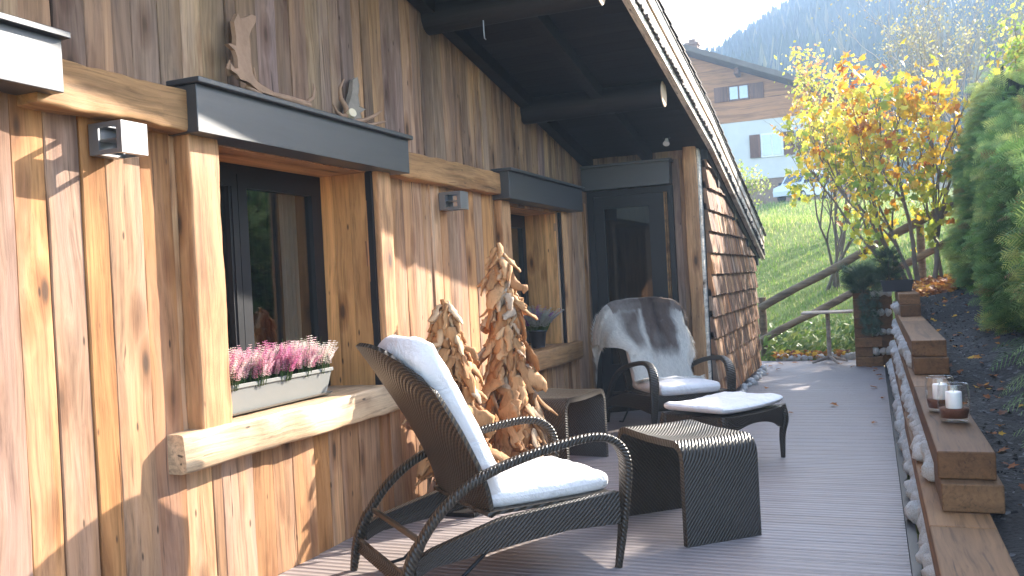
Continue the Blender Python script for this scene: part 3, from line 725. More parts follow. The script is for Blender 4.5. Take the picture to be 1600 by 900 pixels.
# ------------------------------------------------------------------ driftwood trees
def chip(m, p, d, nrm, L, wd, th, r):
    d = d.normalized(); nrm = (nrm-d*nrm.dot(d)).normalized(); s = d.cross(nrm); nu, nv = 7, 8; sd_ = r.uniform(0, 99)
    rings = []; bend = r.uniform(-.35, .2); tw = r.uniform(-.5, .5)
    for i in range(nu+1):
        q = i/nu; w_ = wd*(.25+.75*math.sin(math.pi*min(1, .12+q*.80)))*(1+.35*fbm((q*3+sd_, 0, 0))); t_ = th*(.35+.65*math.sin(math.pi*(.1+.8*q)))
        c0 = p+d*(L*q)+nrm*(bend*L*(q-.35)**2*1.3)+s*(.18*L*fbm((q*2+sd_, 5, 1)))
        ca, sa = math.cos(tw*q), math.sin(tw*q); s2, n2 = s*ca+nrm*sa, nrm*ca-s*sa
        ring = []
        for j in range(nv):
            a = 2*math.pi*j/nv; k = 1+.75*fbm((math.cos(a)*1.5+sd_, math.sin(a)*1.5, q*5), 1.5, 3)
            ring.append(c0+s2*(w_*.5*math.cos(a)*k)+n2*(t_*.5*math.sin(a)*k))
        rings.append(ring)
    m.loft(rings, c=(r.random(), r.random(), r.random()), smooth=True)
def driftwood_tree(x, y, H, rad, label, seed, lean=(0, 0), n=150):
    n = int(n*1.25); r = random.Random(seed); t = thing('driftwood_tree', label, 'driftwood tree', (x, y, 0), 0, 'driftwood fir trees on the deck')
    m = MB(); m.tube([(0, 0, .02), (.005, .0, H*.3), (lean[0]*.5, lean[1]*.5, H*.7), (lean[0], lean[1], H*.93)], [.032, .03, .02, .008], 10); m.build('stem', M['drift'], t)
    m = MB(); m.box((-.14, -.14, 0), (.14, .14, .025)); m.build('base', M['soffit'], t)
    m = MB(); h0 = H*.16
    for i in range(n):
        q = (i+r.random())/n; z = h0+(H*.93-h0)*(q**.92); R0 = rad*(1-(z-h0)/(H-h0))**.85*r.uniform(.72, 1.05)+.01
        a = i*2.4+r.uniform(-.4, .4); ln = Vector((lean[0], lean[1], 0))*((z/H)**1.5)
        out = Vector((math.cos(a), math.sin(a), 0)); L = r.uniform(.11, .27)*(.65+.5*(1-q))
        d = Vector((out.x*.22, out.y*.22, -1))+Vector((r.uniform(-.6, .6), r.uniform(-.6, .6), r.uniform(-.1, .4)))
        p = ln+out*(R0*.78)+Vector((0, 0, z+L*.5)); chip(m, p, d, out, L, L*r.uniform(.24, .52), r.uniform(.016, .034), r)
    chip(m, Vector((lean[0], lean[1], H)), Vector((.06, .05, -1)), Vector((1, -.6, 0)), .22, .05, .03, r)
    chip(m, Vector((lean[0]-.01, lean[1], H-.06)), Vector((-.1, -.1, -1)), Vector((1, -.6, 0)), .2, .06, .03, r)
    # root-like fringe
    for i in range(26):
        a = r.uniform(0, 6.28); out = Vector((math.cos(a), math.sin(a), 0)); p = out*rad*r.uniform(.5, 1.0)+Vector((0, 0, h0+r.uniform(-.02, .1)))
        chip(m, p, Vector((out.x*.8, out.y*.8, -1+r.random()*.8)), out, r.uniform(.08, .15), .03, .018, r)
    m.build('driftwood_pieces', M['drift'], t)
driftwood_tree(.46, 5.33, 1.57, .20, 'taller driftwood tree made of overlapping wood pieces beside the plank wall', 3, (-.03, .0), 185)
driftwood_tree(.36, 4.72, 1.235, .215, 'shorter driftwood tree made of wood pieces behind the near lounge chair', 5, (-.03, -.05), 150)

# ------------------------------------------------------------------ lounge chairs
def crv(pts, n=40):   # catmull-rom through 2D/3D points
    P = [Vector(p) for p in pts]; P = [P[0]*2-P[1]]+P+[P[-1]*2-P[-2]]; out = []; seg = len(P)-3
    for i in range(n+1):
        t = i/n*seg; k = min(int(t), seg-1); t -= k; a, b, c, d = P[k:k+4]
        out.append(.5*((2*b)+(c-a)*t+(2*a-5*b+4*c-d)*t*t+(3*b-a-3*c+d)*t**3))
    return out
def rrect(w_, h_, e=.45, K=16):
    o = []
    for k in range(K):
        a = 2*math.pi*(k+.5)/K; x, y = math.cos(a), math.sin(a); o.append((math.copysign(abs(x)**e, x)*w_/2, math.copysign(abs(y)**e, y)*h_/2))
    return o
CL = crv([(.39, .31), (.335, .46), (.20, .705), (.06, .92), (-.045, 1.066)], 30)     # centre line of the shell (u, w)
def lounge_chair(x, y, d, label):
    t = thing('lounge_chair', label, 'lounge chair', (x, y, 0), math.atan2(d[1], d[0]), 'woven lounge chairs')
    arm = [(-.03, .0), (-.005, .12), (.05, .245), (.165, .385), (.34, .495), (.60, .565), (.87, .60), (1.0, .575), (1.06, .49), (1.055, .34), (1.03, .16), (1.0, 0)]
    cv = crv(arm, 60)
    for v, sg in ((0, 1), (.68, -1)):
        n = len(cv)
        def sec(i):
            q = i/(n-1)
            wd = .05 if q < .55 else .05+.03*math.sin(min(1, (q-.55)/.2)*math.pi/2) if q < .78 else max(.032, .08-(q-.78)*.22)
            th = .05 if q < .2 else .038 if q < .8 else .036-(q-.8)*.04
            if q < .1: wd = .035+.15*q; th = .032+.18*q
            return rrect(wd, th, .6)
        m = MB(); m.tube([(p.x, v, p.y) for p in cv], 0, sec=sec, side=(0, 1, 0)); m.build('armrest', M['wicker'], t)
        m = MB(); rings = []
        for i in range(25):
            q = i/24; u = .035+.975*q
            zt = np.interp(u, [.03, .1, .43, .99, 1.02], [.20, .235, .315, .345, .345]); zb = np.interp(u, [.03, .1, .43, .75, 1.02], [.13, .165, .195, .215, .20])
            y0, y1 = (v-.02, v+.02); rings.append([(u, y0, zb), (u, y1, zb), (u, y1+.004, (zb+zt)/2), (u, y1, zt), (u, y0, zt), (u, y0-.004, (zb+zt)/2)])
        m.loft(rings, smooth=False); m.build('side_rail', M['wicker_h'], t)
    m = MB(); m.grid(lambda a, b: (-.0+.012*math.sin(b*3.14), .02+.64*a, .085+.075*b), 2, 2, .014, uvs=(.64, .08)); m.build('stretcher', M['wicker_h'], t)
    m = MB(); m.box((.065, .02, .262), (.083, .66, .282)); m.build('stretcher', M['wicker_h'], t)
    m = MB(); m.grid(lambda a, b: (1.0+.012*math.sin(b*3.14), .02+.64*a, .215+.125*b), 8, 3, .02, uvs=(.64, .125)); m.build('front_rail', M['wicker_h'], t)
    m = MB(); m.grid(lambda a, b: (.38+.62*a, .02+.64*b, .325-.008*math.sin(a*3.14)*math.sin(b*3.14)), 10, 8, -.015, uvs=(.62, .64)); m.build('seat', M['wicker_h'], t)
    def shell(a, b):        # a: height 0..1, b: across 0..1
        tt = 2*b-1; k = a*(len(CL)-1); i = min(int(k), len(CL)-2); p = CL[i].lerp(CL[i+1], k-i)
        drop = .13*abs(tt)**3.2*max(0, a-.35)/.65; wing = (.015+.12*a**1.4)*abs(tt)**2.4
        hw = .30+.035*math.sin(a*3.0)-.03*max(0, a-.85)/.15*abs(tt)
        return (p.x+wing+drop*.35, .34+tt*hw, p.y-drop)
    m = MB(); m.grid(shell, 28, 20, .022, uvs=(.85, .62)); m.build('backrest', M['wicker_h'], t)
    m = MB(); m.tube([(.42, .05, .20), (.20, .06, .03), (.12, .06, .02)], .008, 6); m.build('recline_bar', M['black'], t); m = MB(); m.tube([(.42, .63, .20), (.20, .62, .03), (.12, .62, .02)], .008, 6); m.build('recline_bar', M['black'], t)
    return t
def pad(fn, nu, nv, th, crown=.3, seed=0):   # soft pad: fn(a,b)->(bottom point, normal)
    m = MB(); top = []; bot = []
    def prof(a, b):
        ea = min(a, 1-a)/.075; eb = min(b, 1-b)/.10; e = min(1, min(ea, eb)); return math.sqrt(max(0, 1-(1-e)**2))
    rings_t = [[None]*(nv+1) for _ in range(nu+1)]; rings_b = [[None]*(nv+1) for _ in range(nu+1)]
    for i in range(nu+1):
        for j in range(nv+1):
            a, b = i/nu, j/nv; a = .5-.5*math.cos(math.pi*a)*(1-.0*a) if True else a; b = .5-.5*math.cos(math.pi*b); X_, Y_ = 2*a-1, 2*b-1; q_ = 1-.06*(X_*Y_)**4; p, n_ = fn(.5+X_*q_/2, .5+Y_*q_/2); p = Vector(p); n_ = Vector(n_); k = prof(a, b); wr = .012*fbm((a*5+seed, b*5, seed), 1.2, 3)+.02*math.sin(a*3.14)*math.sin(b*3.14)-.01
            rings_t[i][j] = p+n_*(th*(.5+.5*k)+wr*k); rings_b[i][j] = p+n_*(th*(.5-.5*k))
    vs = [v for r in rings_t for v in r]+[v for r in rings_b for v in r]; w_ = nv+1; o = (nu+1)*w_
    fs = []
    for i in range(nu):
        for j in range(nv):
            q = (i*w_+j, (i+1)*w_+j, (i+1)*w_+j+1, i*w_+j+1); fs.append(q); fs.append(tuple(o+k for k in q[::-1]))
    m.add(vs, fs, smooth=True)
    return m
def chair_cushion(x, y, d, label):
    t = thing('chair_cushion', label, 'cushion', (x, y, 0), math.atan2(d[1], d[0]), 'white lounge chair cushions')
    def seatf(a, b): return ((.40+.635*a, .06+.56*b, .332-.004*math.sin(a*3.1)), (0, 0, 1))
    o = pad(seatf, 22, 20, .10, seed=3).build('seat_pad', M['cloth'], t)
    def backf(a, b):
        k = (.06+.94*a)*(len(CL)-1); i = min(int(k), len(CL)-2); p = CL[i].lerp(CL[i+1], k-i); tg = (CL[i+1]-CL[i]).normalized(); n_ = Vector((tg.y, 0, -tg.x))
        tt = 2*b-1; wing = (.015+.12*a**1.4)*abs(tt)**2.4*.85; rd = .05*abs(tt)**4*max(0, a-.6)/.4
        return ((p.x+wing*.8+.012+.07*a**2, .34+tt*.275, p.y-rd-.02*a*a), n_)
    o = pad(backf, 30, 18, .135, seed=9).build('back_pad', M['cloth'], t)
    return t
C1 = ((.843, 3.17), (.672, .741)); C2 = ((.353, 7.89), (.6, -.8))
lounge_chair(*C1[0], C1[1], 'dark woven lounge chair in the foreground, back towards the camera')
chair_cushion(*C1[0], C1[1], 'white cushion on the foreground lounge chair')
lounge_chair(*C2[0], C2[1], 'dark woven lounge chair by the door, draped with a fur')
chair_cushion(*C2[0], C2[1], 'white cushion under the fur on the chair by the door')

# fur throw over chair 2 (chair-local coordinates)
r = random.Random(21)
t = thing('fur_throw', 'grey and white reindeer hide draped over the lounge chair by the door', 'fur', (C2[0][0], C2[0][1], 0), math.atan2(C2[1][1], C2[1][0]))
def shellp(a, b):
    tt = 2*b-1; k = max(0, min(1, a))*(len(CL)-1); i = min(int(k), len(CL)-2); p = CL[i].lerp(CL[i+1], k-i)
    wing = (.015+.12*a**1.4)*abs(tt)**2.4; drop = .13*abs(tt)**3.2*max(0, a-.35)/.65
    return Vector((p.x+wing*.85+.165+.055*a*a, .34+tt*(.285+.075*min(1, max(0, (a-.35)/.25))), p.y-drop*.7+.02))
def furp(s_, b):   # s_: 0 front lower edge on the seat -> 1 hanging behind the back ; b across (0 = chair right side)
    edge = .05*fbm((s_*4, b*2, 3), 1.5, 2)
    bb = b+edge*(2*b-1)
    if s_ < .14:
        q = s_/.14; p0 = shellp(.16, bb); p = Vector((p0.x+.16*(1-q)+.02, p0.y, .445+(p0.z-.445)*q**1.4+.0))
    elif s_ < .72:
        p = shellp(.16+.84*(s_-.14)/.58, bb)
    elif s_ < .82:
        q = (s_-.72)/.10; pt = shellp(1, bb); p = pt+Vector((-.17*q, 0, .035*math.sin(q*3.14)))
    else:
        q = (s_-.82)/.18; pt = shellp(1, bb); p = pt+Vector((-.17+.03*q, 0, -.30*q))
    # right side (b small) wraps and hangs down outside
    if b < .22: q = (.22-b)/.22; k_ = min(1, max(0, (s_-.34)/.26)); p = p+Vector((-.10*q*k_, (-.10*math.sin(q*2.2)-.02*q)*k_, (-.36*q*q*(.15+.85*min(1, s_))+.03*math.sin(q*3.14))*k_))
    if b > .92: q = (b-.92)/.08; p = p+Vector((-.03*q, -.01*q, -.10*q))
    nz = .018*fbm((s_*3, b*3, 0), 1.6, 2); return p+Vector((abs(nz)+.006, 0, nz*.5))
def furcol(s_, b):
    # central grey saddle with brown spine, white flanks and lower part
    n1 = fbm((s_*3.0, b*4, 4), 1.3, 3); q = abs(b-.60)
    g = 1-min(1, max(0, (q-.20-.06*n1)/.07)); lo = min(1, max(0, (s_-.30-.06*n1)/.08)); g *= lo
    streak = max(0, 1-abs(b-.36-.10*(s_-.4))/.045); g *= 1-1.0*streak
    g2 = (1-min(1, max(0, (abs(b-.25)-.055)/.05)))*min(1, max(0, (s_-.34)/.06))*(1-min(1, max(0, (s_-.62)/.1)))
    g = max(g, g2*.8); 
    if s_ > .66: g = max(g, .75*(b > .14))
    g = max(0, min(1, g+.25*n1*g)); white = Vector((.80, .76, .70)); grey = Vector((.21, .15, .125)).lerp(Vector((.09, .06, .048)), max(0, 1-abs(b-.58)/.07)*.8)
    c = white.lerp(grey, g); f = r.uniform(.8, 1.12); return (c.x*f, c.y*f, c.z*f)
m = MB(); m.grid(furp, 90, 70, 0); m.c = [furcol((k//70)/90, (k % 70)/70) for k in range(len(m.f))]; m.build('hide', M['hair'], t)
m = MB()
for i in range(30000):
    s_, b = r.random(), r.random(); p = furp(s_, b); e = .01
    du = (furp(min(1, s_+e), b)-furp(max(0, s_-e), b)); dv = (furp(s_, min(1, b+e))-furp(s_, max(0, b-e)))
    if du.length < 1e-6 or dv.length < 1e-6: continue
    nrm = du.cross(dv).normalized()
    if nrm.x < 0 and s_ < .75: nrm = -nrm
    if s_ >= .82: nrm = Vector((-abs(nrm.x), nrm.y, nrm.z))
    dn = -du.normalized(); L = r.uniform(.022, .05)*(1.4 if b < .1 or b > .93 or s_ < .05 else 1); sidev = dn.cross(nrm)
    tip = p+nrm*.004+dn*L+nrm*L*.35+sidev*r.uniform(-.3, .3)*L; wv = .003
    m.add([p-sidev*wv, p+sidev*wv, tip], [(0, 1, 2)], c=furcol(s_, b))
m.build('fur', M['hair'], t)

# ottoman
A_ = Vector((.458, .889)); B_ = Vector((-.889, .458)); oc = Vector((1.70, 5.86))
ang = math.atan2(A_.y, A_.x)
t = thing('ottoman', 'low dark woven footstool with arched sides in front of the far chair', 'footstool', (oc.x, oc.y, 0), ang)
LX, LY = .70, .48
m = MB()
def apron(p0, p1, nrm):   # arched side panel between two corners
    p0 = Vector((*p0, 0)); p1 = Vector((*p1, 0)); L = (p1-p0).length; n = 20
    def f(a, b):
        zb = .215+.075*math.sin(math.pi*min(1, max(0, (a-.06)/.88)))**.7; zt = .365-.012*math.sin(math.pi*a)
        q = p0.lerp(p1, a)+Vector((*nrm, 0))*(.012*math.sin(math.pi*a)+.018*b); return (q.x, q.y, zb+(zt-zb)*b)
    m.grid(f, n, 4, .03, uvs=(L, .15))
apron((0, 0), (LX, 0), (0, -1)); apron((LX, 0), (LX, LY), (1, 0)); apron((LX, LY), (0, LY), (0, 1)); apron((0, LY), (0, 0), (-1, 0))
m.build('apron', M['wicker_h'], t)
for ux, uy in ((0, 0), (LX, 0), (LX, LY), (0, LY)):
    sx, sy = (1 if ux == 0 else -1), (1 if uy == 0 else -1); m = MB()
    pts = crv([(ux+.012*sx, uy+.012*sy, .365), (ux-.004*sx, uy-.004*sy, .27), (ux+.01*sx, uy+.01*sy, .16), (ux+.012*sx, uy+.012*sy, 0)], 12)
    m.tube(pts, 0, sec=lambda i: rrect(.062-.035*(i/12), .062-.035*(i/12), .55), side=(1, 0, 0)); m.build('leg', M['wicker'], t)
m = MB(); m.grid(lambda a, b: (LX*a, LY*b, .355), 3, 3, -.01, uvs=(.7, .5)); m.build('top', M['wicker_h'], t)
t2 = thing('ottoman_cushion', 'thin white cushion on the woven footstool', 'cushion', (oc.x, oc.y, 0), ang)
pad(lambda a, b: ((-.02+(LX+.04)*a, -.02+(LY+.04)*b, .372+.016*abs(2*a-1)**2.2), (0, 0, 1)), 22, 16, .062, seed=14).build('pad', M['cloth'], t2)

# waterfall side tables
def side_table(x, y, ang, L, wd, H, label, th=.035):
    t = thing('side_table', label, 'side table', (x, y, 0), ang, 'woven waterfall side tables')
    R0 = .05; prof = [(0, 0)]; 
    pts = [(0.0, 0.0), (0.0, H-R0)]+[(R0-R0*math.cos(a), H-R0+R0*math.sin(a)) for a in (.4, .8, 1.2, 1.57)]
    top = [(R0+(L-2*R0)*q, H-.022*math.sin(math.pi*q)) for q in (.15, .3, .5, .7, .85)]
    pts = pts+top+[(L-a, b) for a, b in pts[::-1]]
    P = [Vector((p[0], p[1])) for p in pts]; S = [0]
    for a, b in zip(P, P[1:]): S.append(S[-1]+(b-a).length)
    tot = S[-1]; nU = 90
    def f(a, b):
        s_ = a*tot; k = max(i for i in range(len(S)) if S[i] <= s_+1e-9); k = min(k, len(P)-2); p = P[k].lerp(P[k+1], (s_-S[k])/(S[k+1]-S[k]))
        sad = .018*(2*b-1)**2*math.sin(math.pi*max(0, min(1, (p.x)/L)))
        return (p.x, wd*b, p.y+(sad if p.y > H-R0 else 0))
    m = MB(); m.grid(f, nU, 12, -th, uvs=(tot, wd))
    o = m.build('woven_body', M['wicker_h'], t); 
    return t
d1 = Vector((.672, -.741)).normalized()
side_table(1.32, 4.748, math.atan2(4.291-4.748, 1.734-1.32), .62, .42, .46, 'dark woven side table between the foreground chair and the footstool')
side_table(.69, 5.74, math.atan2(.99, .14), .60, .42, .47, 'woven side table with open end next to the driftwood trees')

# ------------------------------------------------------------------ retaining wall of sleepers and stones
rw = thing('sleeper_wall', 'stepped retaining wall of brown timber sleepers along the right edge of the deck', 'retaining wall', (2.84, 0, 0))
def slp(x0, x1, y0, y1, z0, z1, par=rw, px=2.84, py=0):
    m = MB(); m.box((x0-px, y0-py, z0), (x1-px, y1-py, z1-.003), rc()); o = m.build('sleeper', M['sleeper'], par); b = o.modifiers.new('b', 'BEVEL'); b.width = .006; b.segments = 2; return o
SW = .225
slp(2.80, 2.80+.24, -1.0, 1.4, .14, .26); slp(2.80, 3.04, 1.41, 3.9, .14, .26); slp(2.80, 3.04, 3.91, 6.9, .14, .26); slp(2.81, 3.05, 6.91, 9.4, .14, .26); slp(2.81, 3.05, 9.41, 12.4, .14, .26)
slp(2.90, 3.06, -1.0, 3.9, .0, .14); slp(2.90, 3.06, 3.91, 12.4, .0, .14)
slp(2.862, 3.095, 4.12, 4.62, .26, .38); slp(2.93, 3.09, 4.63, 12.4, .26, .38)
slp(2.856, 3.078, 4.20, 6.4, .38, .50); slp(2.856, 3.078, 6.41, 9.0, .38, .50); slp(2.856, 3.078, 9.01, 12.2, .38, .50)
slp(2.885, 3.115, 7.06, 7.5, .50, .62); slp(2.94, 3.11, 7.51, 12.3, .50, .62)
slp(2.88, 3.11, 7.15, 9.6, .62, .74); slp(2.88, 3.11, 9.61, 12.3, .62, .74)
slp(2.90, 3.10, 10.42, 10.8, .74, .86); slp(2.95, 3.10, 10.81, 12.3, .74, .86)
slp(2.895, 3.10, 10.50, 12.4, .86, .98)
fs = thing('sleeper_stack', 'low return wall of stacked sleepers across the far end of the deck', 'retaining wall', (2.39, 12.5, 0))
for z in (0, .25, .50, .75):
    slp(2.39, 2.72, 12.45, 12.68, z+.0, z+.125, fs, 2.39, 12.5) 
    slp(2.39, 2.60, 12.47, 12.70, z+.1255, z+.25, fs, 2.39, 12.5)
slp(2.61, 2.86, 12.56, 12.66, 0, .98, fs, 2.39, 12.5)
# cobbles: each its own object
cob = []
for k in range(8):
    m = MB(); n1, n2 = 9, 12; rr = random.Random(50+k); rings = []
    for i in range(1, n1):
        th = math.pi*i/n1; ring = []
        for j in range(n2):
            ph = 2*math.pi*j/n2; d = Vector((math.sin(th)*math.cos(ph), math.sin(th)*math.sin(ph), math.cos(th)))
            q = 1+.42*fbm(d*1.1+Vector((k*7, 0, 0)), 1, 3)+.12*fbm(d*4+Vector((k, 5, 0)), 1, 2); ring.append(d*q)
        rings.append(ring)
    m.loft(rings); me = m.build('cobble', M['stone']); cob.append(me.data); bpy.data.objects.remove(me)
ncob = 0
def cobble(x, y, z, s, label, group):
    global ncob
    o = bpy.data.objects.new('cobble', cob[rng.randrange(8)]); col.objects.link(o); o.location = (x, y, z); ncob += 1
    o.scale = (s*rng.uniform(.8, 1.1), s*rng.uniform(.9, 1.3), s*rng.uniform(.75, 1.0)); o.rotation_euler = (rng.uniform(0, 6), rng.uniform(-.4, .4), rng.uniform(0, 6)); tag(o, label, 'stone', group)
def row(y0, y1, x, z, s, lab, g):
    y = y0
    while y < y1:
        q = s*rng.uniform(.7, 1.2); cobble(x+rng.uniform(-.022, .014), y, z+rng.uniform(-.012, .012), q, lab, g); y += q*1.95
row(2.6, 12.2, 2.835, .07, .062, 'white cobble packed in the bottom gap of the sleeper wall', 'cobbles in the bottom gap')
row(4.70, 12.2, 2.875, .318, .056, 'white cobble packed in the second gap of the sleeper wall', 'cobbles in the second gap')
row(7.58, 12.2, 2.90, .558, .056, 'white cobble packed in the third gap of the sleeper wall', 'cobbles in the third gap')
row(10.86, 12.2, 2.91, .798, .056, 'white cobble packed in the top gap of the sleeper wall', 'cobbles in the top gap')
for z in (.19, .44, .69, .94):
    for k in range(3): cobble(2.64+k*.085, 12.50, z, .05, 'white cobble filling a gap in the far return wall', 'cobbles in the return wall')
for k in range(16):
    cobble(1.27+rng.uniform(-.03, .05), 9.2+k*.2+rng.uniform(-.05, .05), .015, rng.uniform(.028, .05), 'pale stone lying at the foot of the shingled wall', 'stones along the shingled wall')
for k in range(13):
    cobble(1.35+k*.085+rng.uniform(-.02, .02), 13.42+rng.uniform(-.05, .08), .03, rng.uniform(.035, .065), 'pale stone edging the far end of the deck', 'stones at the deck end')

# soil bed
def soil_z(x, y):
    z = np.interp(y, [-2, 3.9, 4.3, 7.0, 7.4, 10.4, 10.8, 14, 16], [.16, .18, .30, .42, .54, .66, .78, .98, 1.15])
    return z+.05*fbm((x*2.2, y*2.2, 0), 1, 3)+.16*max(0, x-3.3)
m = MB(); m.grid(lambda u, v: (3.03+4.5*u, -2+16.5*v, soil_z(3.03+4.5*u, -2+16.5*v)), 60, 160)
struct(m.build('soil_bed', M['soil']))
m = MB()
for i in range(2600):
    x, y = rng.uniform(3.1, 4.0), rng.uniform(3.4, 13.0); s = rng.uniform(.004, .017); z = soil_z(x, y); q = [Vector((rng.uniform(-1, 1), rng.uniform(-1, 1), rng.uniform(-.2, .8))).normalized()*s for _ in range(5)]
    m.add([Vector((x, y, z))+p for p in q], [(0, 1, 2), (0, 2, 3), (0, 3, 4), (1, 2, 4)], c=rng.choice([(.02, .018, .018)]*5+[(.05, .045, .042)]*3+[(.22, .21, .20), (.09, .05, .03)]))
tag(m.build('soil_clods', M['deadleaf']), 'loose dark clods and grit on the soil bed', 'soil', kind='stuff')

# candle glasses
def candle_glass(x, y, s, label):
    t = thing('candle_glass', label, 'candle holder', (x, y, .50), 0, 'glass candle holders on the sleeper')
    def ap(pr): return [(a*s, b*s) for a, b in pr]
    m = MB(); m.lathe(ap([(.0, .0), (.062, .0), (.066, .008), (.073, .06), (.076, .12), (.071, .17), (.069, .185)]), n=32, cap=False)
    m.lathe(ap([(.0655, .185), (.0675, .17), (.0725, .12), (.0695, .06), (.063, .02), (0, .018)]), n=32, cap=False); m.lathe(ap([(.069, .185), (.0672, .188), (.0655, .185)]), n=32, cap=False); m.build('glass', M['clear'], t)
    m = MB(); m.lathe(ap([(0, .019), (.060, .021), (.067, .06), (.068, .068), (.0, .066)]), n=28, cap=False); m.build('filling', M['granules'], t)
    m = MB(); m.lathe(ap([(.037, .067), (.038, .072), (.038, .145), (.035, .149), (0, .147)]), n=24, cap=False); cnd = m.build('candle', M['wax'], t)
    m = MB(); m.tube([(0, 0, .147*s), (0, .001, .158*s)], .0012, 5); m.build('wick', M['black'], cnd)
candle_glass(2.985, 4.98, 1.0, 'nearer glass holder with white candle on the timber sleeper')
candle_glass(2.945, 5.32, .98, 'farther glass holder with candle behind the nearer one')

# ------------------------------------------------------------------ trees and plants
def branch(m, tips, p, d, L, rad, depth, r, spread=.55, up=.12, segs=4, c=(.5, .5, .5)):
    pts = [p]; q = p.copy(); dd = d.normalized()
    for i in range(segs):
        dd = (dd+Vector((r.uniform(-1, 1), r.uniform(-1, 1), r.uniform(-1, 1)))*.16+Vector((0, 0, up*.3))).normalized(); q = q+dd*(L/segs); pts.append(q.copy())
    m.tube(pts, [rad*(1-.5*i/segs) for i in range(segs+1)], 6 if rad > .01 else 4, c=c)
    tips.append((pts[-1], dd, depth)); tips.append((pts[segs//2], dd, depth))
    if depth == 0: return
    for k in range(r.choice((2, 3, 3))):
        b = pts[r.randint(segs//2, segs)]; nd = (dd+Vector((r.uniform(-1, 1), r.uniform(-1, 1), r.uniform(-.6, 1)))*spread+Vector((0, 0, up))).normalized()
        branch(m, tips, b, nd, L*r.uniform(.55, .8), rad*.55, depth-1, r, spread, up, segs, c)
def leaf5(m, p, n, s, c, r):   # five-lobed maple leaf, slightly folded
    n = n.normalized(); a = n.cross(Vector((0, 0, 1)));
    if a.length < .05: a = Vector((1, 0, 0))
    a.normalize(); b = n.cross(a); rt_ = r.uniform(0, 6.28); a, b = a*math.cos(rt_)+b*math.sin(rt_), b*math.cos(rt_)-a*math.sin(rt_)
    pr = [(0, -.5), (.22, -.32), (.46, -.30), (.34, -.06), (.55, .18), (.26, .18), (.16, .30), (0, .60), (-.16, .30), (-.26, .18), (-.55, .18), (-.34, -.06), (-.46, -.30), (-.22, -.32)]
    fo = r.uniform(.05, .3); vs = [p+a*(x*s)+b*(y*s)+n*(abs(x)*fo*s-abs(y)*.15*s) for x, y in pr]+[p]
    m.add(vs, [(14, i, (i+1) % 14) for i in range(14)], c=c)
MAPLE = [(.85, .52, .03), (.88, .60, .05), (.82, .42, .03), (.70, .27, .02), (.88, .62, .06), (.85, .50, .04), (.75, .56, .06), (.55, .50, .06), (.45, .12, .02), (.80, .60, .08), (.66, .34, .03), (.30, .10, .03)]
MAPLE2 = [(.45, .12, .02), (.62, .22, .02), (.72, .30, .02), (.82, .42, .03), (.85, .50, .04), (.86, .56, .04), (.88, .62, .06), (.88, .66, .08), (.80, .68, .09), (.55, .55, .07), (.40, .46, .06)]
def maple_tree(x, y, z, trunks, seed, label, nleaf, crown):
    r = random.Random(seed); t = thing('maple_tree', label, 'tree', (x, y, z)); m = MB(); tips = []
    for (tx, ty, dx, dy, L, rd) in trunks:
        branch(m, tips, Vector((tx, ty, -.1)), Vector((dx, dy, 1)), L, rd, 4, r, .62, .10, 5)
    m.build('trunk', M['bark'], t)
    m = MB(); (cx, cy, cz, rx, ry, rz) = crown; cands = [q for q in tips if q[0].z > .45]
    for i in range(nleaf):
        if i % 20 < 9:
            while True:
                p = Vector((r.uniform(-1, 1), r.uniform(-1, 1), r.uniform(-1, 1)))
                if p.length < 1.08 and fbm(p*2.6+Vector((3, 0, 0)), 1, 3) > .10+.3*max(0, -p.z-.3)+.2*max(0, -p.x-.2)*max(0, .5-p.z): break
            p = Vector((cx+rx*p.x, cy+ry*p.y, cz+rz*p.z))
        else:
            p, d, dep = cands[r.randrange(len(cands))]
            p = p+Vector((r.gauss(0, .13), r.gauss(0, .13), r.gauss(-.03, .12)))
        e = ((p.x-cx)/rx)**2+((p.y-cy)/ry)**2+((p.z-cz)/rz)**2
        if e > 1.0+.5*fbm(p*1.8, 1, 2) and r.random() < .95: continue
        if fbm(p*2.2+Vector((9, 2, 0)), 1, 3) < -.16: continue
        n = Vector((r.uniform(-1, 1), r.uniform(-1, .2), r.uniform(-.2, .9))); ck = fbm(p*2.0+Vector((0, 7, 1)), 1, 2)*8+7.0+r.uniform(-3, 3); cc = MAPLE2[int(max(0, min(len(MAPLE2)-1, ck)))]
        low = (cz-p.z)/rz
        if low > .1 and r.random() < .45: cc = r.choice([(.45, .50, .06), (.62, .58, .07), (.25, .35, .05)])
        f = r.uniform(.85, 1.12); leaf5(m, p, n, r.uniform(.075, .14), tuple(min(.9, q*f*.80) for q in cc), r)
    m.build('crown', M['leaf'], t); return t
maple_tree(3.1, 13.4, 1.08, [(0, 0, -.42, 0, 1.35, .035), (.12, .05, -.12, .05, 1.5, .04), (.30, -.05, .14, 0, 1.5, .04), (-.08, .1, -.75, .1, 1.3, .03), (.42, .1, .06, .1, 1.35, .028), (.05, -.1, -.25, -.05, 1.3, .03)], 12,
           'yellow and orange maple with several thin trunks at the end of the soil bed', 4600, (-.24, 0, 1.68, 1.30, 1.0, 1.5))
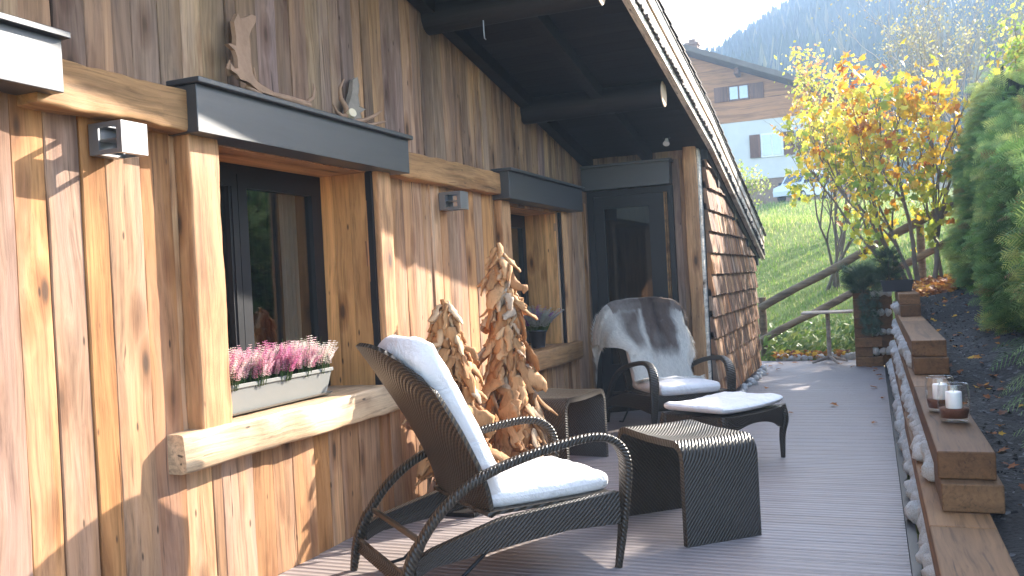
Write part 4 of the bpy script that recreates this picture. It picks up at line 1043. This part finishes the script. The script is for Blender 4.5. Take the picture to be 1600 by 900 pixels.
def shrub(name, label, cat, loc, seed, n0, L, rad, depth, leafc, nleaf, ls, mat, spread=.5, up=.25, cone=.5, off=.08, tilt=(0, 0)):
    r = random.Random(seed); t = thing(name, label, cat, loc); m = MB(); tips = []
    for k in range(n0):
        a = r.uniform(0, 6.28); branch(m, tips, Vector((r.uniform(-.1, .1)*n0*.3, r.uniform(-.1, .1)*n0*.3, -.1)), Vector((math.cos(a)*cone+tilt[0], math.sin(a)*cone+tilt[1], 1)), L*r.uniform(.7, 1.1), rad, depth, r, spread, up, 4)
    m.build('trunk', mat, t); m = MB()
    for i in range(nleaf):
        p, d, dep = tips[r.randrange(len(tips))]; p = p+Vector((r.gauss(0, off), r.gauss(0, off), r.gauss(0, off))); n = Vector((r.uniform(-1, 1), r.uniform(-1, 1), r.uniform(-1, 1))).normalized()
        a = n.orthogonal().normalized(); b = n.cross(a); s = ls*r.uniform(.6, 1.2); f = r.uniform(.75, 1.2); cc = tuple(min(.9, q*f) for q in leafc[r.randrange(len(leafc))])
        m.add([p-a*s*.5, p+b*s*.28, p+a*s*.5, p-b*s*.28], [(0, 1, 2, 3)], c=cc)
    m.build('crown', M['leaf'], t); return t
shrub('twiggy_shrub', 'sparse shrub with bare reddish twigs and small yellow leaves behind the maple', 'shrub', (1.95, 18, slope_z(1.95, 18)-.05), 31, 5, 1.95, .035, 5, [(.65, .55, .08), (.45, .50, .08), (.60, .30, .12), (.7, .6, .15)], 3000, .10, M['bark'], .5, .28, .42)
shrub('young_tree', 'thin young tree with sparse green leaves in front of the neighbouring house', 'tree', (-.3, 24, slope_z(-.3, 24)-.05), 37, 3, .9, .03, 4, [(.30, .38, .08), (.45, .45, .12)], 700, .09, M['palebark'], .5, .3, .35, .08)
shrub('bare_tree', 'hazy half bare tree with fine twigs and olive leaves above the hedge', 'tree', (5.6, 27, 2.6), 41, 8, 2.7, .06, 5, [(.32, .28, .12), (.40, .32, .14), (.28, .26, .14)], 2600, .10, M['palebark'], .6, .12, .6, .2, (-.12, 0))
shrub('bare_tree', 'greyish leafless tree rising behind the top right corner of the hedge', 'tree', (8.0, 26, 2.4), 43, 7, 2.8, .07, 5, [(.26, .30, .08), (.20, .26, .08), (.38, .36, .12)], 5500, .12, M['palebark'], .6, .15, .5, .2)

shrub('leafy_tree', 'broadleaf tree with yellow green leaves above the top of the hedge', 'tree', (5.6, 14.6, 1.6), 47, 7, 1.5, .04, 4, [(.40, .46, .07), (.30, .40, .07), (.52, .50, .10), (.22, .32, .06), (.55, .40, .08)], 5200, .10, M['bark'], .5, .3, .35, .12)
# conifer hedge
r = random.Random(77)
hd = thing('conifer_hedge', 'tall dense dark green conifer hedge along the right side of the soil bed', 'hedge', (4.6, 9, .5))
def hz(y): return float(np.interp(y, [3, 5, 7, 9.5, 11, 12.3, 13.5], [1.5, 1.75, 2.0, 2.4, 2.95, 3.45, 3.3]))
def hx(y, z):   # inner face
    b = float(np.interp(y, [3, 5, 6, 8, 10, 12, 14], [3.68, 3.62, 3.62, 3.68, 3.76, 3.80, 3.85])); 
    q = (z-1.5)/1.6; return b+.10*q*q+.10*math.sin(y*1.9)+.22*fbm((y*1.1, z*1.1, 0), 1, 2)+(.06 if z < .9 and y < 9 else 0)
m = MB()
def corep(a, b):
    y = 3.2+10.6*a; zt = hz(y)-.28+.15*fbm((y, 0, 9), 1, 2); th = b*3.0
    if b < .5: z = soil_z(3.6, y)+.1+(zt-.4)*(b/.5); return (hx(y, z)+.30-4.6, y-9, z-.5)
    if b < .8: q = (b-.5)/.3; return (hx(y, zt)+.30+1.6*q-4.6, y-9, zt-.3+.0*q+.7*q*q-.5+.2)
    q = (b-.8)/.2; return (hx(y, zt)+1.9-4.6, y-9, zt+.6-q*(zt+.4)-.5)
m.grid(corep, 50, 30, 0); m.build('dark_core', M['hedgecore'], hd)  # added dark core: blocks light and darkens the inside of the hedge
m = MB()
for k in range(8):
    yy = 4+k*1.2; m.tube([(3.95+.1*math.sin(k*3)-4.6, yy-9, -.3), (3.97-4.6, yy-9, 1.4)], [.035, .02], 7)
m.build('stem', M['bark'], hd)
def frond(m, p, d, nrm, L, col_, r, lw=.011, nl=9):
    d = d.normalized(); nrm = (nrm-d*nrm.dot(d)); 
    if nrm.length < .01: nrm = Vector((0, 0, 1))
    nrm.normalize(); s = d.cross(nrm); q = p.copy(); dd = d.copy(); vs = []; fs = []; cs = []
    for i in range(nl):
        q2 = q+dd*(L/nl); dd = (dd+Vector((0, 0, -.10))).normalized(); t_ = i/nl
        ll = L*.42*(1-t_)*(.5+1.2*min(1, t_*3))*r.uniform(.8, 1.15)+.012
        for sg in (-1, 1):
            e = q+(dd*.75+s*sg*.8-Vector((0, 0, .15))).normalized()*ll; o = len(vs); wv = dd*lw
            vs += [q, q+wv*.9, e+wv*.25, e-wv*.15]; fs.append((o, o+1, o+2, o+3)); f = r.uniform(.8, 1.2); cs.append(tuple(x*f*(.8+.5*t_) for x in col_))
        q = q2
    o = len(vs); vs += [p-s*.002, p+s*.002, q]; fs.append((o, o+1, o+2)); cs.append(col_)
    m.add(vs, fs, c=cs)
m = MB(); HC = [(.07, .13, .03), (.10, .18, .045), (.14, .23, .055), (.15, .23, .07), (.26, .32, .08), (.34, .36, .10)]
cnt = 0
while cnt < 11000:
    y = 3.3+10.5*r.random()**.85; zb = soil_z(3.6, y); zt = hz(y); u = r.random()
    if u < .74: z = zb+.05+(zt-zb-.05)*r.random(); p = Vector((hx(y, z)+.34-.30*r.random()**.6, y, z)); out = Vector((-1, r.uniform(-.7, .3), r.uniform(-.15, .8)))
    else:
        q = r.random(); p = Vector((hx(y, zt)+.2+1.6*q, y, zt-.1+1.25*q*q+r.uniform(-.1, .12))); out = Vector((r.uniform(-.7, .2), r.uniform(-.6, .3), 1))
    cl = fbm((p.y*1.7, p.z*1.7, p.x*1.7), 1, 2)
    if cl < -.18 and r.random() < .8: continue
    cc = HC[int(max(0, min(5, 2.4+cl*6+r.uniform(-1.6, 1.6))))]
    if r.random() < .025: cc = (.22, .12, .05)
    frond(m, p-Vector((4.6, 9, .5)), out, Vector((r.uniform(-1, 1), r.uniform(-1, 1), r.uniform(.2, 1))), r.uniform(.09, .22), cc, r, .012); cnt += 1
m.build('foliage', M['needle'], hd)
# long pale sprays reaching over the soil
for k, (yy, zz, lab) in enumerate([(5.25, 1.06, 'pale green drooping spray of the low plant at the right edge, upper'), (4.75, .85, 'pale green drooping spray of the low plant at the right edge, lower')]):
    m = MB(); 
    for j in range(9):
        frond(m, Vector((0, r.uniform(-.1, .1), r.uniform(-.15, .1))), Vector((-1, r.uniform(-.5, .4), r.uniform(-.05, .45))), Vector((r.uniform(-.3, .3), r.uniform(-.3, .3), 1)), r.uniform(.22, .38), r.choice([(.20, .28, .10), (.26, .34, .14), (.12, .22, .06)]), r, .007, 12)
    o = m.build('fern', M['needle']); o.location = (3.50, yy, zz-.22); tag(o, lab, 'fern', 'fern sprays beside the soil')

# planters on the far end
t = thing('trough_planter', 'dark rectangular planter on top of the far sleepers', 'planter', (2.90, 11.55, .983))
m = MB(); 
def rg(z, a, b): return [(-a, -b, z), (a, -b, z), (a, b, z), (-a, b, z)]
m.loft([rg(0, .15, .24), rg(.13, .175, .27), rg(.13, .155, .25), rg(.10, .152, .247)], smooth=False); m.build('box', M['darkplastic'], t)
def bushy(label, cat, loc, seed, n, rad, h, cols, name='potted_shrub', L=(.06, .14), grp=None):
    rr = random.Random(seed); m = MB()
    for i in range(n):
        a = rr.uniform(0, 6.28); q = math.sqrt(rr.random()); z = rr.random()*h; p = Vector((math.cos(a)*q*rad, math.sin(a)*q*rad, z)); frond(m, p, Vector((math.cos(a)*q, math.sin(a)*q, .7)), Vector((rr.uniform(-1, 1), rr.uniform(-1, 1), 1)), rr.uniform(*L), cols[rr.randrange(len(cols))], rr, .009, 6)
    m.tube([(0, 0, 0), (0, 0, h*.7)], .012, 5, c=(.1, .07, .05)); o = m.build(name, M['needle']); o.location = loc; return tag(o, label, cat, grp)
bushy('small upright dark conifer growing in the dark planter', 'shrub', (2.82, 11.55, 1.09), 61, 200, .10, .36, [(.035, .06, .03), (.05, .08, .04)])
bushy('trailing grey green bush spilling over the far sleeper stack', 'shrub', (2.53, 12.35, .95), 62, 420, .19, .32, [(.06, .10, .05), (.10, .14, .09), (.04, .07, .04)], L=(.08, .2))
m = MB(); rr = random.Random(8)
for i in range(170):
    a = rr.uniform(-.1, .12); q = rr.random(); frond(m, Vector((a, rr.uniform(-.03, .03), -.5*q)), Vector((rr.uniform(-.6, .6), -.5, -.6)), Vector((0, -1, .4)), rr.uniform(.05, .11), rr.choice([(.09, .13, .09), (.13, .17, .13), (.05, .09, .05)]), rr, .008, 5)
o = m.build('ivy', M['needle']); o.location = (2.58, 12.40, .97); tag(o, 'silvery ivy hanging down the front of the far sleeper stack', 'ivy')

# low green plants behind the deck end
m = MB(); rr = random.Random(18)
for i in range(1500):
    x, y = rr.uniform(1.1, 2.7), rr.uniform(13.6, 14.8); z = slope_z(x, y); n = Vector((rr.uniform(-1, 1), rr.uniform(-1, 0), rr.uniform(.2, 1))).normalized(); a = n.orthogonal().normalized(); b = n.cross(a); s = rr.uniform(.03, .07); p = Vector((x, y, z+rr.random()**1.5*.38)); f = rr.uniform(.8, 1.25)
    cc = rr.choice([(.16, .24, .04), (.22, .30, .06), (.30, .34, .08), (.10, .18, .03)]); m.add([p-a*s, p+b*s*.5, p+a*s, p-b*s*.5], [(0, 1, 2, 3)], c=tuple(q*f for q in cc))
tag(m.build('ground_plants', M['leaf']), 'low leafy green plants at the foot of the grass slope', 'plants', kind='stuff')

# grass blades
m = MB(); rr = random.Random(19)
for i in range(42000):
    y = 13.6+ (rr.random()**1.5)*36; x = rr.uniform(-.6-(y-13)*.33, 4.2+(y-13)*.05); 
    if x > 2.7 and y < 14.2: continue
    z = slope_z(x, y); s = .6+ (y-13)*.035; h = rr.uniform(.05, .13)*s; wv = .008*s*1.6; a = rr.uniform(0, 6.28); dx, dy = math.cos(a)*wv, math.sin(a)*wv
    f = rr.uniform(.7, 1.3); cc = rr.choice([(.18, .28, .04), (.25, .34, .06), (.13, .21, .04), (.36, .38, .12), (.42, .38, .16)]); lx, ly = rr.uniform(-.4, .4)*h, rr.uniform(-.4, .4)*h
    m.add([(x-dx, y-dy, z-.01), (x+dx, y+dy, z-.01), (x+lx, y+ly, z+h)], [(0, 1, 2)], c=tuple(q*f for q in cc))
tag(m.build('grass', M['grassb']), 'sunlit meadow grass on the slope behind the deck', 'grass', kind='stuff')

# leaf litter under maple
m = MB(); rr = random.Random(20); LT = [(.50, .20, .03), (.42, .14, .03), (.60, .32, .04), (.30, .10, .03), (.20, .08, .04)]
for i in range(900):
    x, y = rr.gauss(3.25, .28), rr.uniform(12.5, 13.9); 
    if x < 3.04 and y < 12.6: continue
    z = soil_z(max(x, 3.03), y) if x > 3.0 else .1; leaf5(m, Vector((x, y, (z if x > 3.0 else 1.0)+rr.uniform(.0, .10))), Vector((rr.uniform(-.6, .6), rr.uniform(-1, .3), 1)), rr.uniform(.06, .11), rr.choice(LT), rr)
for i in range(160):
    x, y = rr.uniform(1.25, 2.3), rr.uniform(13.36, 13.7); leaf5(m, Vector((x, y, .03+rr.random()*.10)), Vector((rr.uniform(-.6, .6), rr.uniform(-1, .3), 1)), rr.uniform(.05, .10), rr.choice(LT+[(.7, .45, .05)]), rr)
for i in range(110):
    x, y = rr.uniform(3.12, 3.75), rr.uniform(4.2, 12.5); leaf5(m, Vector((x, y, soil_z(x, y)+.012)), Vector((rr.uniform(-.5, .5), rr.uniform(-.6, .3), 1)), rr.uniform(.03, .07), rr.choice(LT), rr)
tag(m.build('leaf_litter', M['deadleaf']), 'drift of orange brown fallen maple leaves under the tree', 'leaves', kind='stuff')
m = MB(); leaf5(m, Vector((0, 0, 0)), Vector((.1, -.1, 1)), 1, (.38, .14, .04), rr); lm = m.build('fallen_leaf', M['deadleaf']); lme = lm.data; bpy.data.objects.remove(lm)
for i, (x, y) in enumerate([(1.32, 11.0), (1.36, 11.6), (1.45, 12.1), (1.31, 12.5), (1.6, 12.9), (2.2, 12.7), (2.35, 12.3), (2.55, 12.2), (2.62, 11.8), (2.66, 11.3), (2.6, 10.2), (2.68, 9.4), (1.9, 8.4), (2.25, 8.9), (1.5, 10.2), (1.42, 12.8), (2.45, 12.35), (2.62, 12.0), (2.68, 10.9), (2.5, 12.9), (1.8, 13.1), (2.6, 7.9)]):
    o = bpy.data.objects.new('fallen_leaf', lme); col.objects.link(o); s = rr.uniform(.05, .09); o.location = (x, y, .012+s*.1); o.scale = (s, s, s); o.rotation_euler = (rr.uniform(-.2, .2), rr.uniform(-.2, .2), rr.uniform(0, 6)); tag(o, 'brown fallen leaf lying on the deck boards', 'leaf', 'fallen leaves on the deck')

# bistro table
t = thing('bistro_table', 'small pedestal table with pale wooden top at the far end of the deck', 'table', (2.05, 12.95, 0))
m = MB(); m.box((-.33, -.27, .685), (.33, .27, .71), rc()); o = m.build('tabletop', M['bistro'], t); b = o.modifiers.new('b', 'BEVEL'); b.width = .008
m = MB(); m.tube([(0, 0, .05), (0, 0, .685)], .028, 12); m.build('column', M['bistro'], t)
for k in range(4):
    a = k*math.pi/2+.5; m = MB(); m.tube([(math.cos(a)*.02, math.sin(a)*.02, .085), (math.cos(a)*.14, math.sin(a)*.14, .05), (math.cos(a)*.25, math.sin(a)*.25, .018)], [.024, .02, .014], 8); m.build('foot', M['bistro'], t)

# rail fence climbing the slope
t = thing('rail_fence', 'rustic round pole handrail climbing the grass slope behind the deck', 'fence', (1.05, 13.9, 0))
def rail(p0, p1, rd, nm='rail'):
    m = MB(); p0 = Vector(p0); p1 = Vector(p1); pts = [p0.lerp(p1, i/10)+Vector((0, 0, .012*math.sin(i*1.3))) for i in range(11)]; m.tube(pts, [rd*(1+.06*math.sin(i*2.1)) for i in range(11)], 10, c=rc()); o = m.build(nm, M['rail'], t)
rail((0.0, 0, .74), (2.95, 0, 2.25), .060); rail((.0, .0, .26), (2.75, 0, 1.66), .055)
rail((.03, .09, -.2), (.03, .09, .9), .06, 'fence_post'); rail((2.25, .10, .7), (2.25, .10, 2.0), .055, 'fence_post')

# ------------------------------------------------------------------ neighbour house
HY = 55.0
t = thing('neighbour_house', 'big neighbouring chalet with brown boarded gable over white ground floor', 'house', (0, HY, 0))
def gz(x): return 14.75-.435*(x+7.2)
m = MB(); n = 24; xs = [-26+i*(28.0/n) for i in range(n+1)]
def gtop(x): return gz(x) if x > -12 else gz(-12)-.435*(-12-x)
for a, b in zip(xs, xs[1:]):
    m.add([(a, 0, 10.25), (b, 0, 10.25), (b, 0, gtop(b)-.15), (a, 0, gtop(a)-.15)], [(0, 1, 2, 3)], c=(.5, .5, .5))
m.box((-26, .05, 10.25), (2.0, 14, 10.4)); m.build('boarded_gable', M['house_wood'], t)
m = MB(); m.box((-26, 0.02, 6.75), (2.0, 14, 10.249)); m.build('white_wall', M['render'], t)
m = MB(); m.box((-26, 0.08, 2.5), (2.0, 14, 6.749)); m.build('stone_base', M['rubble'], t)
for sgn in (0,):
    m = MB(); e = 4.2
    m.add([(-12, -1.3, gz(-12)), (e, -1.3, gz(e)), (e, 15, gz(e)), (-12, 15, gz(-12)), (-12, -1.3, gz(-12)+.32), (e, -1.3, gz(e)+.32), (e, 15, gz(e)+.32), (-12, 15, gz(-12)+.32)], [(0,3,2,1),(4,5,6,7),(0,1,5,4),(1,2,6,5),(2,3,7,6),(3,0,4,7)])
    l = -28; m.add([(l, -1.3, gtop(l)), (-12, -1.3, gz(-12)), (-12, 15, gz(-12)), (l, 15, gtop(l)), (l, -1.3, gtop(l)+.32), (-12, -1.3, gz(-12)+.32), (-12, 15, gz(-12)+.32), (l, 15, gtop(l)+.32)], [(0,3,2,1),(4,5,6,7),(0,1,5,4),(2,3,7,6),(3,0,4,7)])
    RF = m.build('roof', M['tiles'], t)
m = MB(); m.box((-7.55, 2, 14.3), (-6.85, 2.8, 15.75)); m.box((-7.62, 1.93, 15.75), (-6.78, 2.87, 15.9)); m.box((-7.4, 2.2, 15.9), (-7.0, 2.6, 16.15)); m.build('chimney', M['rubble'], RF)
m = MB(); m.box((-4.3, -1.1, 12.9), (-4.05, 0, 13.25)); m.build('purlin', M['shutter'], t); m = MB(); m.box((1.2, -1.1, 10.5), (1.45, 0, 10.85)); m.build('purlin', M['shutter'], t)
def hwin(x0, x1, z0, z1, sh, mull=True):
    f = MB(); f.box((x0-.1, -.06, z0-.1), (x1+.1, -.005, z1+.1)); F = f.build('window', M['white_paint'] if not mull else M['shutter'], t)
    q = MB(); xm = (x0+x1)/2; q.box((x0, -.10, z0), (xm-.05, -.061, z1)); q.box((xm+.05, -.10, z0), (x1, -.061, z1)); q.build('pane', M['winlight'], F)
    for a, b in ((x0-.12-sh, x0-.14), (x1+.14, x1+.12+sh)):
        s = MB(); s.box((a, -.09, z0-.08), (b, -.02, z1+.08)); s.build('shutter', M['shutter'], F)
M['winlight'] = plain('reflecting window glass', (.45, .50, .58), .15, .8)
hwin(-4.72, -3.68, 11.62, 12.35, .8); hwin(-2.98, -1.92, 8.1, 9.3, .62, False); hwin(-.3, .7, 8.1, 9.3, .62, False)

# van parked by the neighbour house
r = random.Random(4)
vx, vy = -.55, 50.5; vz = slope_z(vx, vy)
t = thing('parked_van', 'small white van parked on the slope below the neighbouring house', 'van', (vx, vy, vz+.05), math.atan2(-.86, -.50)); t.scale = (.80, .80, .86)
PR = [(2.15, .35), (2.2, .62), (2.1, .88), (1.25, 1.12), (.62, 1.75), (.2, 1.86), (-1.7, 1.82), (-2.05, 1.2), (-2.1, .4)]
def sect(y, k): return [(px*(1 if k else .985), y, pz if pz < 1.1 else 1.1+(pz-1.1)*(1 if k else .96)) for px, pz in PR]
m = MB(); m.loft([sect(-.86, 0), sect(-.82, 1), sect(.82, 1), sect(.86, 0)], smooth=False); b = m.build('body', M['car'], t)
for sg in (-1, 1):
    for poly in ([(1.12, 1.14), (.62, 1.66), (.30, 1.70), (.30, 1.14)], [(.22, 1.14), (.22, 1.70), (-.62, 1.70), (-.62, 1.14)], [(-.72, 1.14), (-.72, 1.70), (-1.6, 1.66), (-1.82, 1.14)]):
        m = MB(); y = sg*.872; P = [(a, y, b_) for a, b_ in poly]; Q = [(a, y-sg*.03, b_) for a, b_ in poly]; m.add(P+Q, [(0, 1, 2, 3), (7, 6, 5, 4), (0, 4, 5, 1), (1, 5, 6, 2), (2, 6, 7, 3), (3, 7, 4, 0)]); m.build('side_window', M['carglass'], t)
    m = MB(); m.box((1.0, sg*.88, 1.08), (1.2, sg*1.08, 1.26)); m.build('wing_mirror', M['rubber'], t)
    for wx in (1.35, -1.35):
        m = MB(); m.tube([(wx, sg*.66, .31), (wx, sg*.885, .31)], .33, 20); w_ = m.build('wheel', M['rubber'], t)
        m = MB(); m.tube([(wx, sg*.886, .31), (wx, sg*.90, .31)], .2, 14); m.build('rim', M['steel'], w_)
m = MB(); m.add([(1.22, -.7, 1.16), (1.22, .7, 1.16), (.66, .64, 1.74), (.66, -.64, 1.74)], [(0, 1, 2, 3)]); m.v = [(x+.03, y, z+.02) for x, y, z in m.v]; m.build('windscreen', M['carglass'], t)

# far forest
m = MB(); rr = random.Random(90)
for i in range(9000):
    y = 95+rr.random()**.8*230; x = rr.uniform(-.27*y-15, .25*y+8); z = mtn_z(x, y)
    if rr.random() < .12: cc = rr.choice([(.16, .13, .04), (.12, .11, .04)])
    else: cc = rr.choice([(.018, .035, .018), (.025, .045, .02), (.03, .05, .025), (.04, .06, .03)])
    h = rr.uniform(4.5, 9.5); rad = h*rr.uniform(.14, .2); a0 = rr.random()
    for (zb, zt, rk) in ((.08, .6, 1), (.35, 1.0, .7)):
        k = 7; vs = [(x+math.cos(a0+j*6.283/k)*rad*rk*rr.uniform(.75, 1.2), y+math.sin(a0+j*6.283/k)*rad*rk*rr.uniform(.75, 1.2), z+h*zb+rr.uniform(-.4, .4)) for j in range(k)]+[(x, y, z+h*zt)]
        m.add(vs, [(j, (j+1) % k, k) for j in range(k)], c=cc)
tag(m.build('conifer_forest', M['farconifer']), 'hazy blue conifer forest covering the mountainside', 'forest', kind='stuff')

# haze
m = MB(); m.box((-320, -70, -4), (320, 420, 190)); hz_ = m.build('haze', None); hm = bpy.data.materials.new('haze air'); hm.use_nodes = True; ht = hm.node_tree; ht.nodes.clear()
ov = ht.nodes.new('ShaderNodeOutputMaterial'); pv = ht.nodes.new('ShaderNodeVolumePrincipled'); pv.inputs['Color'].default_value = (.50, .70, 1, 1); pv.inputs['Density'].default_value = .0017; pv.inputs['Anisotropy'].default_value = .3
ht.links.new(pv.outputs[0], ov.inputs['Volume']); hz_.data.materials.clear(); hz_.data.materials.append(hm); tag(hz_, 'pale blue haze filling the valley air', 'haze', kind='stuff')
print('COBBLES', ncob)
